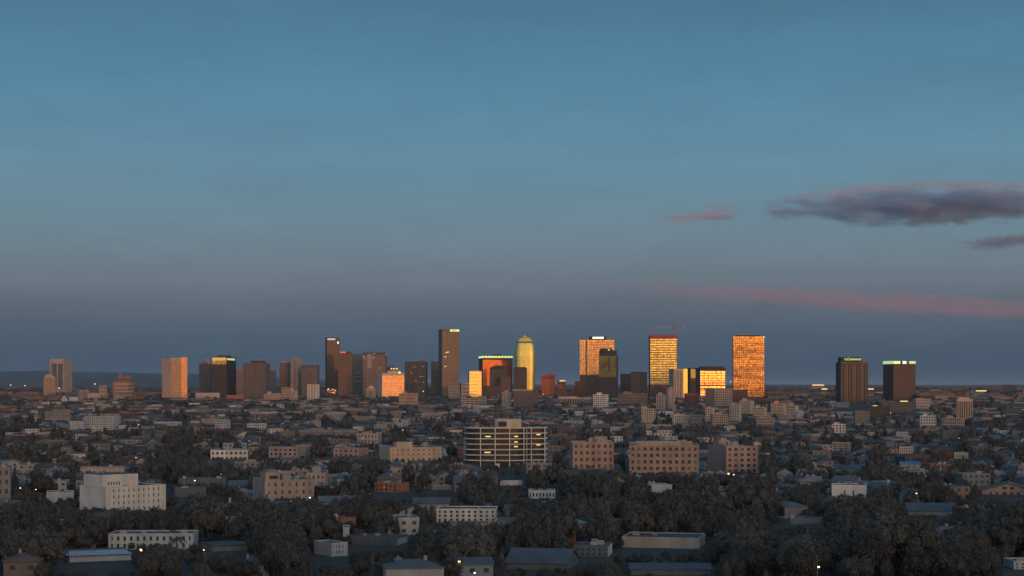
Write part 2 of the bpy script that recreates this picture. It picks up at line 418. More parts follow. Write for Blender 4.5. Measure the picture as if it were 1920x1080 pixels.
# ---------------------------------------------------------------- buildings
HERO = []     # (px0, px1, ytop, visible foot row, D, footprint radius, short name)
def building(name, label, cat, px0, px1, top, D, lf=0, rf=0, wall='white', glassm='win', nb=8, nf=6, pier=0.35, span=0.4,
             proud=0.35, roof='roof_grey', vis=None, group=None, short=None, windows=False, base_h=None, crown=0.0, crown_mat=None,
             ribs_only=False, bands_only=False, aspect=0.7, plain=False, lit=(), seed=0, depth=None, win_h=None, rail=0.5):
    """one building: glass core behind proud piers and floor bands; lf / rf = photo pixels of the left or right side face in view"""
    S = Sm(D)
    if base_h is None: base_h = ground_z(0, D)
    W = px1 - px0
    wpx = (W - lf - rf) * S
    s = (lf or rf) * S
    if s > 0:
        g = math.atan2(s, wpx * aspect)
        dp = s / math.sin(g); wm = wpx / math.cos(g)
        if depth: dp = depth; g = math.asin(min(0.99, s / dp)); wm = wpx / math.cos(g)
        if rf: g = -g
    else:
        g = 0.0; wm = wpx; dp = depth or max(10.0, wm * aspect)
    xc = X((px0 + px1) / 2, D)
    beta = math.atan2(xc, D)
    rz = g - beta
    h = Z(top, D)
    cy = D + 0.5 * (dp * math.cos(g) + wm * abs(math.sin(g)))
    cx = X((px0 + px1) / 2, cy)
    k = cy / D                                           # keep the apparent size at the centre distance
    wm *= k if False else 1
    root = empty(name, (cx, cy, 0), rz, label=label, cat=cat, group=group)
    hw, hd = wm / 2, dp / 2
    p = proud
    htop = h - crown
    if plain:
        MB().box(-hw, hw, -hd, hd, -1, htop).build('wall', M[wall], root)
    else:
        MB().box(-hw + p, hw - p, -hd + p, hd - p, -1, htop - 0.3).build('window_glass', M[glassm], root, kind='stuff')
    nbs = max(1, round(nb * dp / wm))
    bayw = wm / nb; bayd = dp / nbs
    fh = (htop - base_h) / nf
    if not plain:
        if not bands_only:
            mb = MB(); pw = bayw * pier
            for i in range(nb + 1):
                c = -hw + i * bayw
                a, b_ = c - pw / 2, c + pw / 2
                if i == 0: a = -hw; b_ = -hw + max(pw * .7, p)
                if i == nb: b_ = hw; a = hw - max(pw * .7, p)
                mb.box(a, b_, -hd, hd, -1, htop - 0.06)
            pwd = bayd * pier
            for i in range(1, nbs):
                c = -hd + i * bayd
                mb.box(-hw + .01, hw - .01, c - pwd / 2, c + pwd / 2, -1, htop - 0.07)
            mb.build('pier', M[wall], root, kind='stuff')
        if not ribs_only:
            mb = MB(); q = 0.05 if not bands_only else 0.0
            for j in range(nf + 1):
                z0 = base_h + j * fh - fh * span * 0.5; z1 = z0 + fh * span
                if j == nf: z1 = htop
                if j == 0: z0 = max(-1, z0 - (0 if base_h else 1))
                mb.box(-hw + q, hw - q, -hd + q, hd - q, z0, z1)
            mb.build('floor_band', M[wall], root, kind='stuff')
        else:
            MB().box(-hw + .04, hw - .04, -hd + .04, hd - .04, htop - fh * 0.7, htop).build('cornice', M[wall], root)
    # roof with parapet
    rw = 0.4
    pm = MB()
    ph = max(0.5, rail)
    for a in ((-hw - .05, hw + .05, -hd - .05, -hd + rw), (-hw - .05, hw + .05, hd - rw, hd + .05), (-hw - .05, -hw + rw, -hd + rw, hd - rw), (hw - rw, hw + .05, -hd + rw, hd - rw)):
        pm.box(a[0], a[1], a[2], a[3], htop + 0.01, htop + ph)
    pm.build('parapet', M[crown_mat or wall], root)
    MB().box(-hw + rw, hw - rw, -hd + rw, hd - rw, htop + 0.005, htop + 0.15).build('roof', M[roof], root)
    if crown > 0:
        MB().box(-hw + .3, hw - .3, -hd + .3, hd - .3, htop + 0.2, h).build('crown', M[crown_mat or wall], root)
    if windows and not plain:
        ww = bayw * (1 - pier) - 0.05; wh = fh * (1 - span) - 0.05
        me = MB().box(-ww / 2, ww / 2, -0.05, 0.05, -wh / 2, wh / 2).mesh('window', M[glassm])
        fme = MB().box(-ww / 2, ww / 2, -0.09, -0.055, -0.06, 0.06).mesh('window_bar', M[wall])
        lme = me.copy(); lme.materials.clear(); lme.materials.append(M['lit_win'])
        cme = me.copy(); cme.materials.clear(); cme.materials.append(M['win_blind'])
        rw_ = random.Random(int(px0 * 7 + top))
        for j in range(nf):
            for i in range(nb):
                o = bpy.data.objects.new('window', lme if (i, j) in lit else (cme if rw_.random() < .15 else me)); COL.objects.link(o); o.parent = root
                o.location = (-hw + (i + 0.5) * bayw, -hd + p - 0.06, base_h + (j + 0.5) * fh)
            if s > 0:
                ww2 = bayd * (1 - pier) - 0.05
                sg = -1 if lf else 1
                if j == 0:
                    me2 = MB().box(-0.05, 0.05, -ww2 / 2, ww2 / 2, -wh / 2, wh / 2).mesh('window', M[glassm])
                for i in range(nbs):
                    o = bpy.data.objects.new('window', me2); COL.objects.link(o); o.parent = root
                    o.location = (sg * (hw - p + 0.06), -hd + (i + 0.5) * bayd, base_h + (j + 0.5) * fh)
    HERO.append((px0, px1, top, vis if vis else (YH + (CAM_H - ground_z(0, D)) * F / D) - 4, D, math.hypot(hw, hd), short, cx, cy))
    root['_w'] = wm; root['_d'] = dp; root['_h'] = h
    if D < 1400 and wm > 11 and dp > 7:
        r_ = random.Random(int(px0 + px1)); um = MB()
        for _ in range(max(3, int(wm / 7))):
            uw, ud, uh = r_.uniform(.8, 2.6), r_.uniform(.8, 2.2), r_.uniform(.5, 1.5)
            ux, uy = r_.uniform(-hw + 2.4, hw - 2.4), r_.uniform(-hd + 2, hd - 2)
            MB().box(ux - uw / 2, ux + uw / 2, uy - ud / 2, uy + ud / 2, htop + .1, htop + .15 + uh).build('roof_vent', M[('metal', 'roof_dark', 'pinkgrey')[r_.randrange(3)]], root)
    return dict(root=root, w=wm, d=dp, h=h, S=S, D=D, px0=px0, px1=px1, lf=lf, rf=rf, hw=hw, hd=hd, cx=cx, cy=cy, wfrac=wpx / S, g=g)

def px2lx(b, px):
    """photo column on the main face -> local x on the building"""
    a0 = b['px0'] + b['lf']; a1 = b['px1'] - b['rf']
    return -b['hw'] + (px - a0) / (a1 - a0) * b['w']
def zz(b, y): return Z(y, b['D'])

def penthouse(b, pa, pb, ytop, mat='sand', dfrac=0.5, y0=0.0, name='penthouse', y1=None, unders=None):
    x0, x1 = px2lx(b, pa), px2lx(b, pb)
    z1 = zz(b, ytop)
    dd = b['d'] * dfrac
    return MB().box(x0, x1, -b['hd'] + 1.0 + y0, -b['hd'] + 1.0 + y0 + dd, (unders if unders is not None else b['h'] - 0.6), z1).build(name, M[mat], b['root'])
def panel(b, pa, pb, ya, yb, mat, name='sign', proud=0.5, thick=0.4, parent=None):
    x0, x1 = px2lx(b, pa), px2lx(b, pb)
    y = -b['hd'] - proud
    return MB().box(x0, x1, y, y + thick, zz(b, yb), zz(b, ya)).build(name, M[mat], parent or b['root'])
def side_panel(b, ya, yb, mat, name='sign', f0=0.0, f1=1.0, proud=0.5, thick=0.4):
    sg = -1 if b['lf'] or not b['rf'] else 1
    x = sg * (b['hw'] + proud)
    return MB().box(min(x, x - sg * thick), max(x, x - sg * thick), -b['hd'] + (b['d']) * f0, -b['hd'] + b['d'] * f1, zz(b, yb), zz(b, ya)).build(name, M[mat], b['root'])
def rooftop(b, n, seed=1, mat='metal', hmax=3.0, fr=(0.05, 0.95)):
    r = random.Random(seed)
    for _ in range(n):
        w = r.uniform(1.5, 4.5); d = r.uniform(1.5, 4); h = r.uniform(1.0, hmax)
        x = r.uniform(-b['hw'] + 1 + w, b['hw'] - 1 - w) if b['hw'] > w + 2 else 0
        y = r.uniform(-b['hd'] + 1 + d, b['hd'] - 1 - d) if b['hd'] > d + 2 else 0
        m = MB(); z = zz(b, 0) * 0 + b['h']
        m.box(x - w / 2, x + w / 2, y - d / 2, y + d / 2, z + 0.16, z + 0.16 + h)
        m.box(x - w / 2 + .3, x + w / 2 - .3, y - d / 2 + .3, y + d / 2 - .3, z + 0.16 + h, z + 0.5 + h)
        m.build('roof_unit', M[mat], b['root'])
def mast(b, px, ytop, w=0.6, mat='metal', z0=None, yy=0.0):
    x = px2lx(b, px)
    MB().bar((x, yy, z0 if z0 is not None else b['h'] - 0.5), (x, yy, zz(b, ytop)), w).build('antenna', M[mat], b['root'])
# ---------------------------------------------------------------- downtown towers, left to right
TG = 'towers of the downtown skyline'
def T(name, label, *a, **k):
    k.setdefault('vis', 742); k.setdefault('aspect', 1.15); k.setdefault('group', None)
    return building(name, label, k.pop('cat', 'tower'), *a, **k)

b = T('residential_tower', 'tall pale ribbed tower with two dark glass strips down its front', 94, 135, 673, 4900, rf=15, wall='sand', glassm='win_warm', nb=5, nf=26, pier=.45, span=.3, short='pale twin-strip tower', vis=735)
panel(b, 99, 106, 682, 730, 'g_blue', 'glass_strip', proud=.45); panel(b, 109, 117, 682, 730, 'g_blue', 'glass_strip', proud=.45)
panel(b, 94, 120, 673, 681, 'sand', 'cornice', proud=.9, thick=.8)
for x in (96, 108, 119): panel(b, x - 1, x + 1, 673, 735, 'sand', 'pilaster', proud=1.2, thick=1.0)
b = T('office_tower', 'small grey ribbed tower with a pale stepped cap, before the pale twin-strip tower', 82, 104, 709, 4300, wall='grey', glassm='win', nb=7, nf=14, pier=.5, ribs_only=True, short='small grey ribbed tower')
penthouse(b, 84, 102, 705, 'sand'); penthouse(b, 86, 97, 702, 'sand', .4)
b = T('office_block', 'wide brown stepped block with dull tan floor bands', 212, 253, 716, 4700, wall='brown', glassm='win_warm', nb=10, nf=8, span=.45, bands_only=True, short='brown stepped block')
for i, y in enumerate((719, 726, 733, 740)): panel(b, 214, 250, y, y + 2.2, 'tan', 'floor_band', proud=.6, thick=.5)
penthouse(b, 217, 249, 710, 'brown'); penthouse(b, 223, 244, 706, 'rust', .4, unders=Z(712, 4700))
for x in (225, 228, 240): mast(b, x, 700, 1.2, z0=Z(707, 4700))
b = T('notched_tower', 'orange sunlit tower with a grey left face and a shadowed notch', 304, 339, 672, 3900, lf=17, aspect=2.2, wall='coral', glassm='g_orange', nb=9, nf=22, pier=.22, span=.22, short='orange notched tower', vis=746)
panel(b, 323, 338, 671, 674, 'cream', 'cornice', proud=.8, thick=.9)
b2 = building('wing', None, None, 338, 351, 670, 3930, lf=1.5, wall='coral', glassm='g_orange', nb=5, nf=24, pier=.25, span=.25, vis=746)
def adopt(child, parent):
    """make a wing built on its own a part of the parent building"""
    bpy.context.view_layer.update()
    wm_ = child['root'].matrix_world.copy()
    pr = parent['root']
    kids = [o for o in bpy.data.objects if o.parent is child['root']]
    # bake the wing into meshes that hang one level lower: wing > its pieces
    w = kids[0]
    base = None
    for o in kids:
        if o.name.split('.')[0] in ('pier', 'wall', 'floor_band'): base = o; break
    base = base or w
    for o in kids:
        mw = o.matrix_world.copy()
        if o is base:
            o.parent = pr; o.matrix_world = mw; o.name = 'wing'
            if 'kind' in o: del o['kind']
    bpy.context.view_layer.update()
    for o in kids:
        if o is not base:
            mw = o.matrix_world.copy() if False else (wm_ @ o.matrix_basis)
            o.parent = base; o.matrix_parent_inverse = base.matrix_world.inverted(); o.matrix_basis = mw
    bpy.data.objects.remove(child['root'])
adopt(b2, b)
b = T('brick_tower', 'slim brown brick tower with pale flecked crown, left of the dark gold-topped tower', 373, 397, 682, 4300, rf=6, wall='brown', glassm='win_warm', nb=4, nf=22, pier=.4, span=.45, short='slim brown brick tower')
penthouse(b, 378, 393, 677, 'pinkgrey', .5); penthouse(b, 382, 389, 673, 'pinkgrey', .35)
b = T('dark_tower', 'dark tower with a glowing gold top corner and a green lit sign', 397, 443, 670, 4100, rf=18, aspect=2.6, wall='dark', glassm='g_dark', nb=8, nf=22, pier=.2, span=.5, short='dark gold-topped tower', vis=744)
penthouse(b, 408, 424, 666, 'maroon', .5)
side_panel(b, 671.5, 675, 'sign_g', 'sign', 0.02, .85)
panel(b, 398, 424, 670.5, 676, 'g_bright', 'gold_reflection_band')  # gold tint on the top band stands in for the sunset reflection
panel(b, 398, 424, 676.2, 683.5, 'g_bronze', 'orange_reflection_band')  # orange tint carries on the painted reflection below
b = T('office_tower', 'low shadowy blue-grey tower between two brown towers', 442, 460, 694, 4700, wall='bluegrey', glassm='g_dark', nb=6, nf=16, span=.5, bands_only=True)
b = T('brick_tower', 'broad brown brick tower with pale greenish rooftop plant', 456, 507, 681, 4100, rf=10, wall='brown', glassm='win_warm', nb=10, nf=24, pier=.45, span=.5, short='broad brown brick tower', vis=748)
penthouse(b, 470, 493, 676, 'dark_green', .5)
for x in (478, 484, 489, 495): panel(b, x - 1, x + 1, 673, 677, 'metal', 'roof_tank', proud=-3, thick=2.5)
b = T('office_tower', 'small dim blue-grey tower just right of the broad brown brick tower', 507, 518, 695, 4800, wall='bluegrey', glassm='g_dark', nb=4, nf=14, span=.5)
b = T('brick_tower', 'reddish brown brick tower left of the pale finned tower', 524, 547, 680, 4300, rf=4, wall='brick_dark', glassm='win_warm', nb=5, nf=17, pier=.36, span=.4, short='reddish brick tower')
penthouse(b, 527, 540, 677, 'pinkgrey', .5)
b = T('finned_tower', 'pale tower with tall white fins and a crown of spikes between two brown towers', 545, 566, 672, 4250, rf=7, wall='sand', glassm='g_blue', nb=5, nf=22, pier=.4, ribs_only=True, short='pale finned tower')
for i in range(6): panel(b, 546 + i * 2.4, 547 + i * 2.4, 670, 740, 'sand', 'fin', proud=.9, thick=.8)
b = T('brick_tower', 'brown brick tower with a flat rail-edged roof, right of the pale finned tower', 566, 599, 685, 4200, rf=5, wall='brick_dark', glassm='win_warm', nb=7, nf=16, pier=.36, span=.38, crown=2.5, crown_mat='dark', short='flat-roofed brown brick tower')
b = T('black_tower', 'tall black tower with a pale lit sign at its top left edge', 610, 637, 633, 4500, lf=2.5, wall='dark', glassm='g_dark', nb=8, nf=30, pier=.4, span=.3, short='tall black tower', vis=740)
panel(b, 614, 628.5, 634.5, 637.5, 'sign_grey', 'sign'); panel(b, 632.5, 635, 640.5, 644.5, 'sign_w', 'lit_emblem')
b = T('maroon_tower', 'dark maroon tower with red lamps on its roof beside the tall black tower', 634, 661, 663, 4250, wall='maroon', glassm='g_brown', nb=8, nf=24, pier=.3, span=.45, short='dark maroon tower', vis=742)
penthouse(b, 637, 659, 660, 'maroon', .5)
for x in (638.5, 641.5, 644.5, 647): panel(b, x - 1, x + 1, 659.5, 662, 'sign_red', 'roof_lamp', proud=.8)
b = T('slab_tower', 'narrow teal-grey glass slab between the maroon and the speckled brown tower', 660, 681, 664, 4500, wall='bluegrey', glassm='g_dark', nb=5, nf=18, span=.55, bands_only=True)
for y in (698, 706, 714): panel(b, 664, 678, y, y + 1.5, 'tan', 'floor_band', proud=.4, thick=.5)
b = T('speckled_tower', 'broad brown tower with a dark cap and scattered lit windows', 680, 726, 661, 4300, rf=3, wall='brick_dark', glassm='g_brown', nb=10, nf=18, pier=.3, span=.4, crown=5, crown_mat='maroon', short='broad speckled brown tower', vis=740)
for x, y in ((682, 668), (684, 672), (700, 671), (701, 663), (724, 664), (694, 668), (690, 683), (712, 690)): panel(b, x - 1.3, x + 1.3, y - .7, y + .7, 'lit_dim', 'lit_window', proud=.42, thick=.1)
panel(b, 689, 697, 664, 690, 'tan', 'wall_strip', proud=.5, thick=.4)
b = T('glowing_block', 'glowing orange office block with a grey left face and a dark domed roof room', 708, 758, 700, 3900, lf=8.5, wall='pale_conc', glassm='g_orange', nb=13, nf=11, pier=.24, span=.24, short='glowing orange office block', vis=738)
panel(b, 717, 758, 699.5, 703.5, 'cream', 'cornice', proud=.7, thick=.6)
penthouse(b, 727, 750, 695, 'cream', .5)
lx = px2lx(b, 739); r0 = 10 * b['S']
o = MB().lathe([(r0, Z(699, 3900)), (r0, Z(692, 3900)), (r0 * .8, Z(688, 3900)), (r0 * .5, Z(686.5, 3900))], 14, lx, 0).build('roof_room', M['maroon'], b['root'])
for x in (734, 739, 744): panel(b, x - 1.5, x + 1.5, 690, 692.5, 'lit_win', 'lit_window', proud=1.0, thick=.5)
panel(b, 747, 751, 697, 700, 'sign_y', 'lit_sign', proud=1.2)
b = T('dark_tower', 'blackish green tower with a few lit windows, right of the glowing orange block', 759, 802, 678, 4300, rf=3, wall='dark_green', glassm='g_dark', nb=9, nf=20, pier=.25, span=.45, crown=2, crown_mat='dark', short='blackish green tower')
panel(b, 786, 796, 676, 679, 'roof_red', 'roof_room', proud=-1, thick=3)
for x, y in ((777, 688), (793, 687), (788, 706), (792, 706), (771, 699), (794, 717), (793, 733), (780, 714)): panel(b, x - 1, x + 1, y - .6, y + .6, 'lit_dim', 'lit_window', proud=.42, thick=.1)
b = T('dark_tower', 'slender dark tower behind the left edge of the tallest brown grid tower', 808, 824, 678, 4700, wall='dark_green', glassm='g_dark', nb=4, nf=18, pier=.3, span=.4)
b = T('grid_tower', 'tallest brown concrete grid tower with a yellow-green lit sign at its crown', 822, 861, 622.5, 4400, lf=7, wall='brick_dark', glassm='win_warm', nb=8, nf=30, pier=.34, span=.34, short='tallest brown grid tower', vis=742)
panel(b, 822 + 7, 861, 616.5, 622.5, 'brick_dark', 'crown_panel', proud=.3, thick=2)
mk = MB(); mk.box(-b['hw'] - .3, b['hw'] + .3, -b['hd'] + 1.8, b['hd'] + .3, b['h'] + .3, Z(617, 4400)).build('crown', M['brick_dark'], b['root'])
panel(b, 844, 861, 617.6, 621.6, 'sign_yg', 'sign', proud=.9)
for x in (847.5, 850, 852.5, 855): panel(b, x - .5, x + .5, 618.3, 621, 'black_panel', 'letter', proud=1.15, thick=.2)
for x, y in ((837, 661), (840, 660), (835, 669), (835, 687)): panel(b, x - 1.5, x + 1.5, y - .8, y + .8, 'lit_win', 'lit_window', proud=.42, thick=.1)
b = T('gold_slab', 'small bright gold glass slab between the tallest brown tower and the arched copper block', 877, 903, 696, 3900, lf=3, wall='cream', glassm='g_gold', nb=12, nf=9, pier=.14, span=.12, short='small bright gold slab', vis=742)
penthouse(b, 884, 899, 694.5, 'cream', .4)
b = T('rimmed_block', 'copper glass block with a bright green lit rim round its roof', 897, 961, 671, 4500, lf=8, wall='maroon', glassm='g_copper', nb=20, nf=18, pier=.12, span=.14, short='green-rimmed copper block', vis=730)
H0 = b['h']; mk = MB(); hw, hd = b['hw'], b['hd']; z0, z1 = Z(671, 4500), Z(667.5, 4500)
mk.box(-hw - .5, hw + .5, -hd - .5, -hd, z0, z1); mk.box(-hw - .5, -hw, -hd, hd, z0, z1); mk.box(hw, hw + .5, -hd, hd, z0, z1); mk.box(-hw - .5, hw + .5, hd, hd + .5, z0, z1)
mk.build('lit_roof_rim', M['sign_yg'], b['root'])
for i in range(9): panel(b, 908 + i * 6, 909 + i * 6, 667.7, 670.8, 'black_panel', 'rim_joint', proud=.8, thick=.2)
panel(b, 905, 961, 671, 674.5, 'dark', 'dark_band', proud=.55); penthouse(b, 925, 940, 664.5, 'dark', .3)
mast(b, 932, 661, .8)
b = T('round_top_tower', 'dark tower with a rounded top standing before the copper block', 918, 951, 692, 4200, wall='dark', glassm='g_dark', nb=7, nf=14, pier=.25, span=.3, short='dark round-topped tower', vis=742)
z0 = Z(692.5, 4200); pts = []
for i in range(13):
    a = math.pi * i / 12; pts.append((-b['hw'] * math.cos(a), z0 + (Z(685, 4200) - z0) * math.sin(a)))
mk = MB(); n = len(pts)
mk.v = [(x, -b['hd'] - .1, z) for x, z in pts] + [(x, b['hd'] + .1, z) for x, z in pts]
mk.f = [tuple(range(n)), tuple(range(2 * n - 1, n - 1, -1))] + [(i, n + i, n + i + 1, i + 1) for i in range(n - 1)]; mk.m = [0] * len(mk.f)
mk.build('vaulted_roof', M['dark'], b['root'])
b = T('low_dark_block', 'low dark block at the foot of the round-topped tower', 897, 938, 724, 4000, wall='dark', glassm='g_dark', nb=8, nf=5, pier=.3, span=.4)
b = T('low_dark_block', 'dark maroon block with a dim red light, right of the round-topped tower', 938, 958, 706, 4150, wall='maroon', glassm='g_dark', nb=6, nf=8, pier=.3, span=.4)
# domed gold tower
D = 4400; S = Sm(D); cx = X(984.5, D + 15)
root = empty('domed_tower', (cx, D + 15, 0), -math.atan2(cx, D), label='yellow-gold glass tower with a domed top, dark ring and short spire', cat='tower')
prof = [(17.2, 745), (18.6, 720), (19.4, 690), (19.4, 668), (18.6, 655), (17.4, 646), (16.6, 642.6)]
def ring_poly(r):   # rounded square plan
    pts = []
    for i in range(32):
        a = 2 * math.pi * i / 32; c, s_ = math.cos(a), math.sin(a); e = 0.42
        pts.append((r * math.copysign(abs(c) ** e, c), r * 0.9 * math.copysign(abs(s_) ** e, s_)))
    return pts
def loft(mb, levels, sq=True):
    n0 = len(mb.v)
    for r, z in levels: mb.v += [(p[0], p[1], z) for p in ring_poly(r)]
    for j in range(len(levels) - 1):
        for i in range(32):
            k = (i + 1) % 32
            mb.f.append((n0 + j * 32 + i, n0 + j * 32 + k, n0 + (j + 1) * 32 + k, n0 + (j + 1) * 32 + i)); mb.m.append(0)
    mb.f.append(tuple(n0 + (len(levels) - 1) * 32 + i for i in range(32))); mb.m.append(0)
    return mb
lv = [(r * S, Z(y, D)) for r, y in prof]; lv[0] = (lv[0][0], -1)
loft(MB(), lv).build('curtain_glass', M['g_gold'], root)
fb = MB()
for i in range(24):
    y = 738 - i * 4.1; r = np.interp(-y, [-p[1] for p in prof], [p[0] for p in prof]) * S + .25
    loft(fb, [(r, Z(y, D)), (r, Z(y - .7, D))])
fb.build('floor_band', M['cream'], root, kind='stuff')
loft(MB(), [(16.2 * S, Z(642.6, D)), (15.8 * S, Z(640.4, D))]).build('dark_ring', M['dark'], root)
loft(MB(), [(15 * S, Z(640.6, D)), (13.6 * S, Z(638, D)), (10.5 * S, Z(635, D)), (7 * S, Z(632.6, D))]).build('dome', M['gold_roof'], root)
loft(MB(), [(6.6 * S, Z(632.7, D)), (6.4 * S, Z(631.6, D))]).build('dark_ring', M['dark'], root)
loft(MB(), [(5 * S, Z(631.7, D)), (3 * S, Z(630, D)), (1.2 * S, Z(628.6, D))]).build('cap', M['gold_roof'], root)
MB().bar((0, 0, Z(629, D)), (0, 0, Z(624, D)), 1.3).build('spire', M['metal'], root)
HERO.append((965, 1004, 628, 730, D, 30, 'domed gold tower', cx, D + 15))
b = T('dark_tower', 'dark block with rounded shoulders before the foot of the domed gold tower', 963, 988, 691, 4150, wall='dark', glassm='g_dark', nb=6, nf=14, pier=.3, span=.4, vis=730)
z0 = Z(691.5, 4150); mk = MB(); pts = [(-b['hw'], z0), (-b['hw'] * .93, z0 + 1.8 * S), (-b['hw'] * .75, z0 + 3 * S), (b['hw'] * .75, z0 + 3 * S), (b['hw'] * .93, z0 + 1.8 * S), (b['hw'], z0)]
n = len(pts); mk.v = [(x, -b['hd'] - .1, z) for x, z in pts] + [(x, b['hd'] + .1, z) for x, z in pts]
mk.f = [tuple(range(n)), tuple(range(2 * n - 1, n - 1, -1))] + [(i, n + i, n + i + 1, i + 1) for i in range(n - 1)]; mk.m = [0] * len(mk.f); mk.build('rounded_roof', M['dark'], b['root'])
b = T('low_red_block', 'low block glowing red on its top floors, right of the domed gold tower', 1015, 1041, 703, 4500, wall='rust', glassm='g_copper', nb=6, nf=8, pier=.2, span=.3, short='low red-topped block')
penthouse(b, 1023, 1035, 701, 'rust', .5); panel(b, 1016, 1040, 705, 711, 'roof_red', 'red_fascia', proud=.6)
b = T('low_red_block', 'small dark block with a red emblem, right of the low red-topped block', 1045, 1061, 713, 4300, wall='maroon', glassm='g_dark', nb=4, nf=6, pier=.3, span=.4)
panel(b, 1046, 1055, 721, 729, 'roof_red', 'red_panel', proud=.6); panel(b, 1049, 1060, 713, 715, 'lit_win', 'lit_sign', proud=.6)
b = T('low_red_block', 'tiny rust-red block at the left foot of the wide amber tower', 1078, 1088, 715, 4600, wall='rust', glassm='g_copper', nb=3, nf=4, pier=.3, span=.3)
b = T('amber_tower', 'wide amber glass tower with a white lit sign box on its roof', 1087, 1152, 637, 4500, wall='brick', glassm='g_amber', nb=18, nf=24, pier=.18, span=.24, short='wide amber tower', vis=742)
penthouse(b, 1104, 1137, 631, 'black_panel', .4, y0=2); panel(b, 1111, 1132, 631.5, 635.2, 'sign_w', 'sign', proud=-2.4)
mast(b, 1119, 627, .7, z0=Z(631, 4500)); panel(b, 1098, 1100.5, 637, 742, 'brown', 'dark_strip', proud=.45); panel(b, 1087.5, 1151, 703, 745, 'maroon', 'shade_tinted_base', proud=.55, thick=.3)  # maroon sheet stands in for the shaded foot of the tower
b = T('olive_tower', 'dark olive glass tower with a stepped black cap before the wide amber tower', 1123, 1159, 667, 4150, rf=3, wall='dark', glassm='g_olive', nb=10, nf=20, pier=.06, span=.10, short='dark olive glass tower', vis=745)
penthouse(b, 1123.3, 1154, 657, 'dark', .9); penthouse(b, 1125, 1146, 653, 'dark', .7, unders=Z(657.3, 4150)); panel(b, 1140, 1143, 655, 657, 'lit_win', 'lit_window', proud=.1)
panel(b, 1141, 1142.5, 668, 700, 'dark', 'dark_strip', proud=.4); panel(b, 1123.4, 1156, 707, 745, 'dark', 'shade_tinted_base', proud=.5, thick=.3)  # dark sheet over the lower floors stands in for shade
b = T('dark_tower', 'shorter dark brown tower with a rust spot, left half of the dark pair', 1163, 1186, 701, 4500, wall='maroon', glassm='g_dark', nb=6, nf=12, pier=.3, span=.4)
panel(b, 1173, 1177, 712, 718, 'rust', 'rust_panel', proud=.5)
b = T('dark_tower', 'taller near-black tower, right half of the dark pair beside the banded tower', 1182, 1213, 698, 4300, wall='dark', glassm='g_dark', nb=8, nf=14, pier=.3, span=.4, short='near-black tower')
penthouse(b, 1186, 1208, 697, 'dark', .5)
b = T('banded_tower', 'golden banded tower with a flat red crown under the red crane', 1216, 1269, 634.5, 4300, lf=3, wall='brown', glassm='g_band', nb=4, nf=26, pier=.03, span=.36, short='golden banded tower', vis=742)
mk = MB(); mk.box(-b['hw'] - .4, b['hw'] + .4, -b['hd'] - .4, b['hd'] + .4, b['h'] + .7, Z(628, 4300)).build('crown', M['roof_red'], b['root'])
panel(b, 1219.5, 1268.5, 720.5, 745, 'maroon', 'shade_tinted_base', proud=.4, thick=.3)  # maroon sheet imitates the shaded lower floors
panel(b, 1221, 1228, 723, 727, 'roof_red', 'red_panel', proud=.7); panel(b, 1239, 1248, 722, 726, 'roof_red', 'red_panel', proud=.7)  # red patches put in for the reddish reflection at the base
crane_b = b
b = T('corner_tower', 'pale office tower glowing gold down its right corner below the banded tower', 1254, 1289, 693, 3950, lf=9, rf=0, wall='sand', glassm='win_warm', nb=5, nf=16, pier=.5, span=.3, short='pale gold-cornered tower', vis=746)
panel(b, 1281, 1289, 691.5, 747, 'g_gold', 'gold_corner', proud=.7, thick=.6); panel(b, 1263.5, 1281, 692, 695, 'cream', 'cornice', proud=.6, thick=.5)  # gold strip put on to show the sunlit corner
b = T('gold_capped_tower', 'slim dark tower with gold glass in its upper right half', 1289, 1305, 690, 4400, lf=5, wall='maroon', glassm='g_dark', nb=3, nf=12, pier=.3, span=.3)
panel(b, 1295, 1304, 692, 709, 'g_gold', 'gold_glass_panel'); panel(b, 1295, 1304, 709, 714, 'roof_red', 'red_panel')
b = T('striped_block', 'gold and red striped office block under a dark overhanging roof', 1304, 1360, 695, 3950, lf=9, wall='bluegrey', glassm='g_amber', nb=6, nf=12, pier=.08, span=.3, short='gold and red striped block', vis=735)
mk = MB(); mk.box(-b['hw'] - .6, b['hw'] + .6, -b['hd'] - .6, b['hd'] + .6, b['h'] + .6, Z(689.5, 3950)).build('overhanging_roof', M['dark'], b['root'])
penthouse(b, 1318, 1356, 687, 'dark', .8, unders=Z(689.8, 3950))
for y in (717, 721, 729): panel(b, 1314, 1360, y, y + 1.6, 'roof_red', 'red_band', proud=.3, thick=.4)
b = T('bronze_tower', 'huge rippled orange glass tower with a dark plant room on its roof', 1373, 1433, 630.5, 4300, lf=2, wall='brown', glassm='g_bronze', nb=15, nf=27, pier=.15, span=.17, short='huge orange glass tower', vis=746)
penthouse(b, 1380, 1424, 628, 'dark', .5, y0=3); penthouse(b, 1386, 1414, 626, 'metal', .35, y0=5, unders=Z(628.3, 4300))
panel(b, 1431, 1433, 631, 633, 'sign_w', 'roof_lamp')
b = T('fin_tower', 'dark finned tower with a yellow-green lettered sign box on its roof', 1567, 1627, 679, 3600, lf=9.5, wall='dark', glassm='g_dark', nb=14, nf=16, pier=.45, ribs_only=True, short='dark finned sign tower', vis=772)
for i in range(11): panel(b, 1577 + i * 4.85, 1578 + i * 4.85, 681, 771, 'maroon', 'fin', proud=.7, thick=.6)
panel(b, 1577, 1627, 679, 681, 'brick_dark', 'cornice', proud=.8, thick=.6)
penthouse(b, 1577, 1616, 669.5, 'black_panel', .6, y0=1, name='sign_box')
t = bpy.data.curves.new('sign_text', 'FONT'); t.body = '1stContinental'; t.size = 1.0; t.extrude = 0.02; t.align_x = 'CENTER'; t.align_y = 'CENTER'
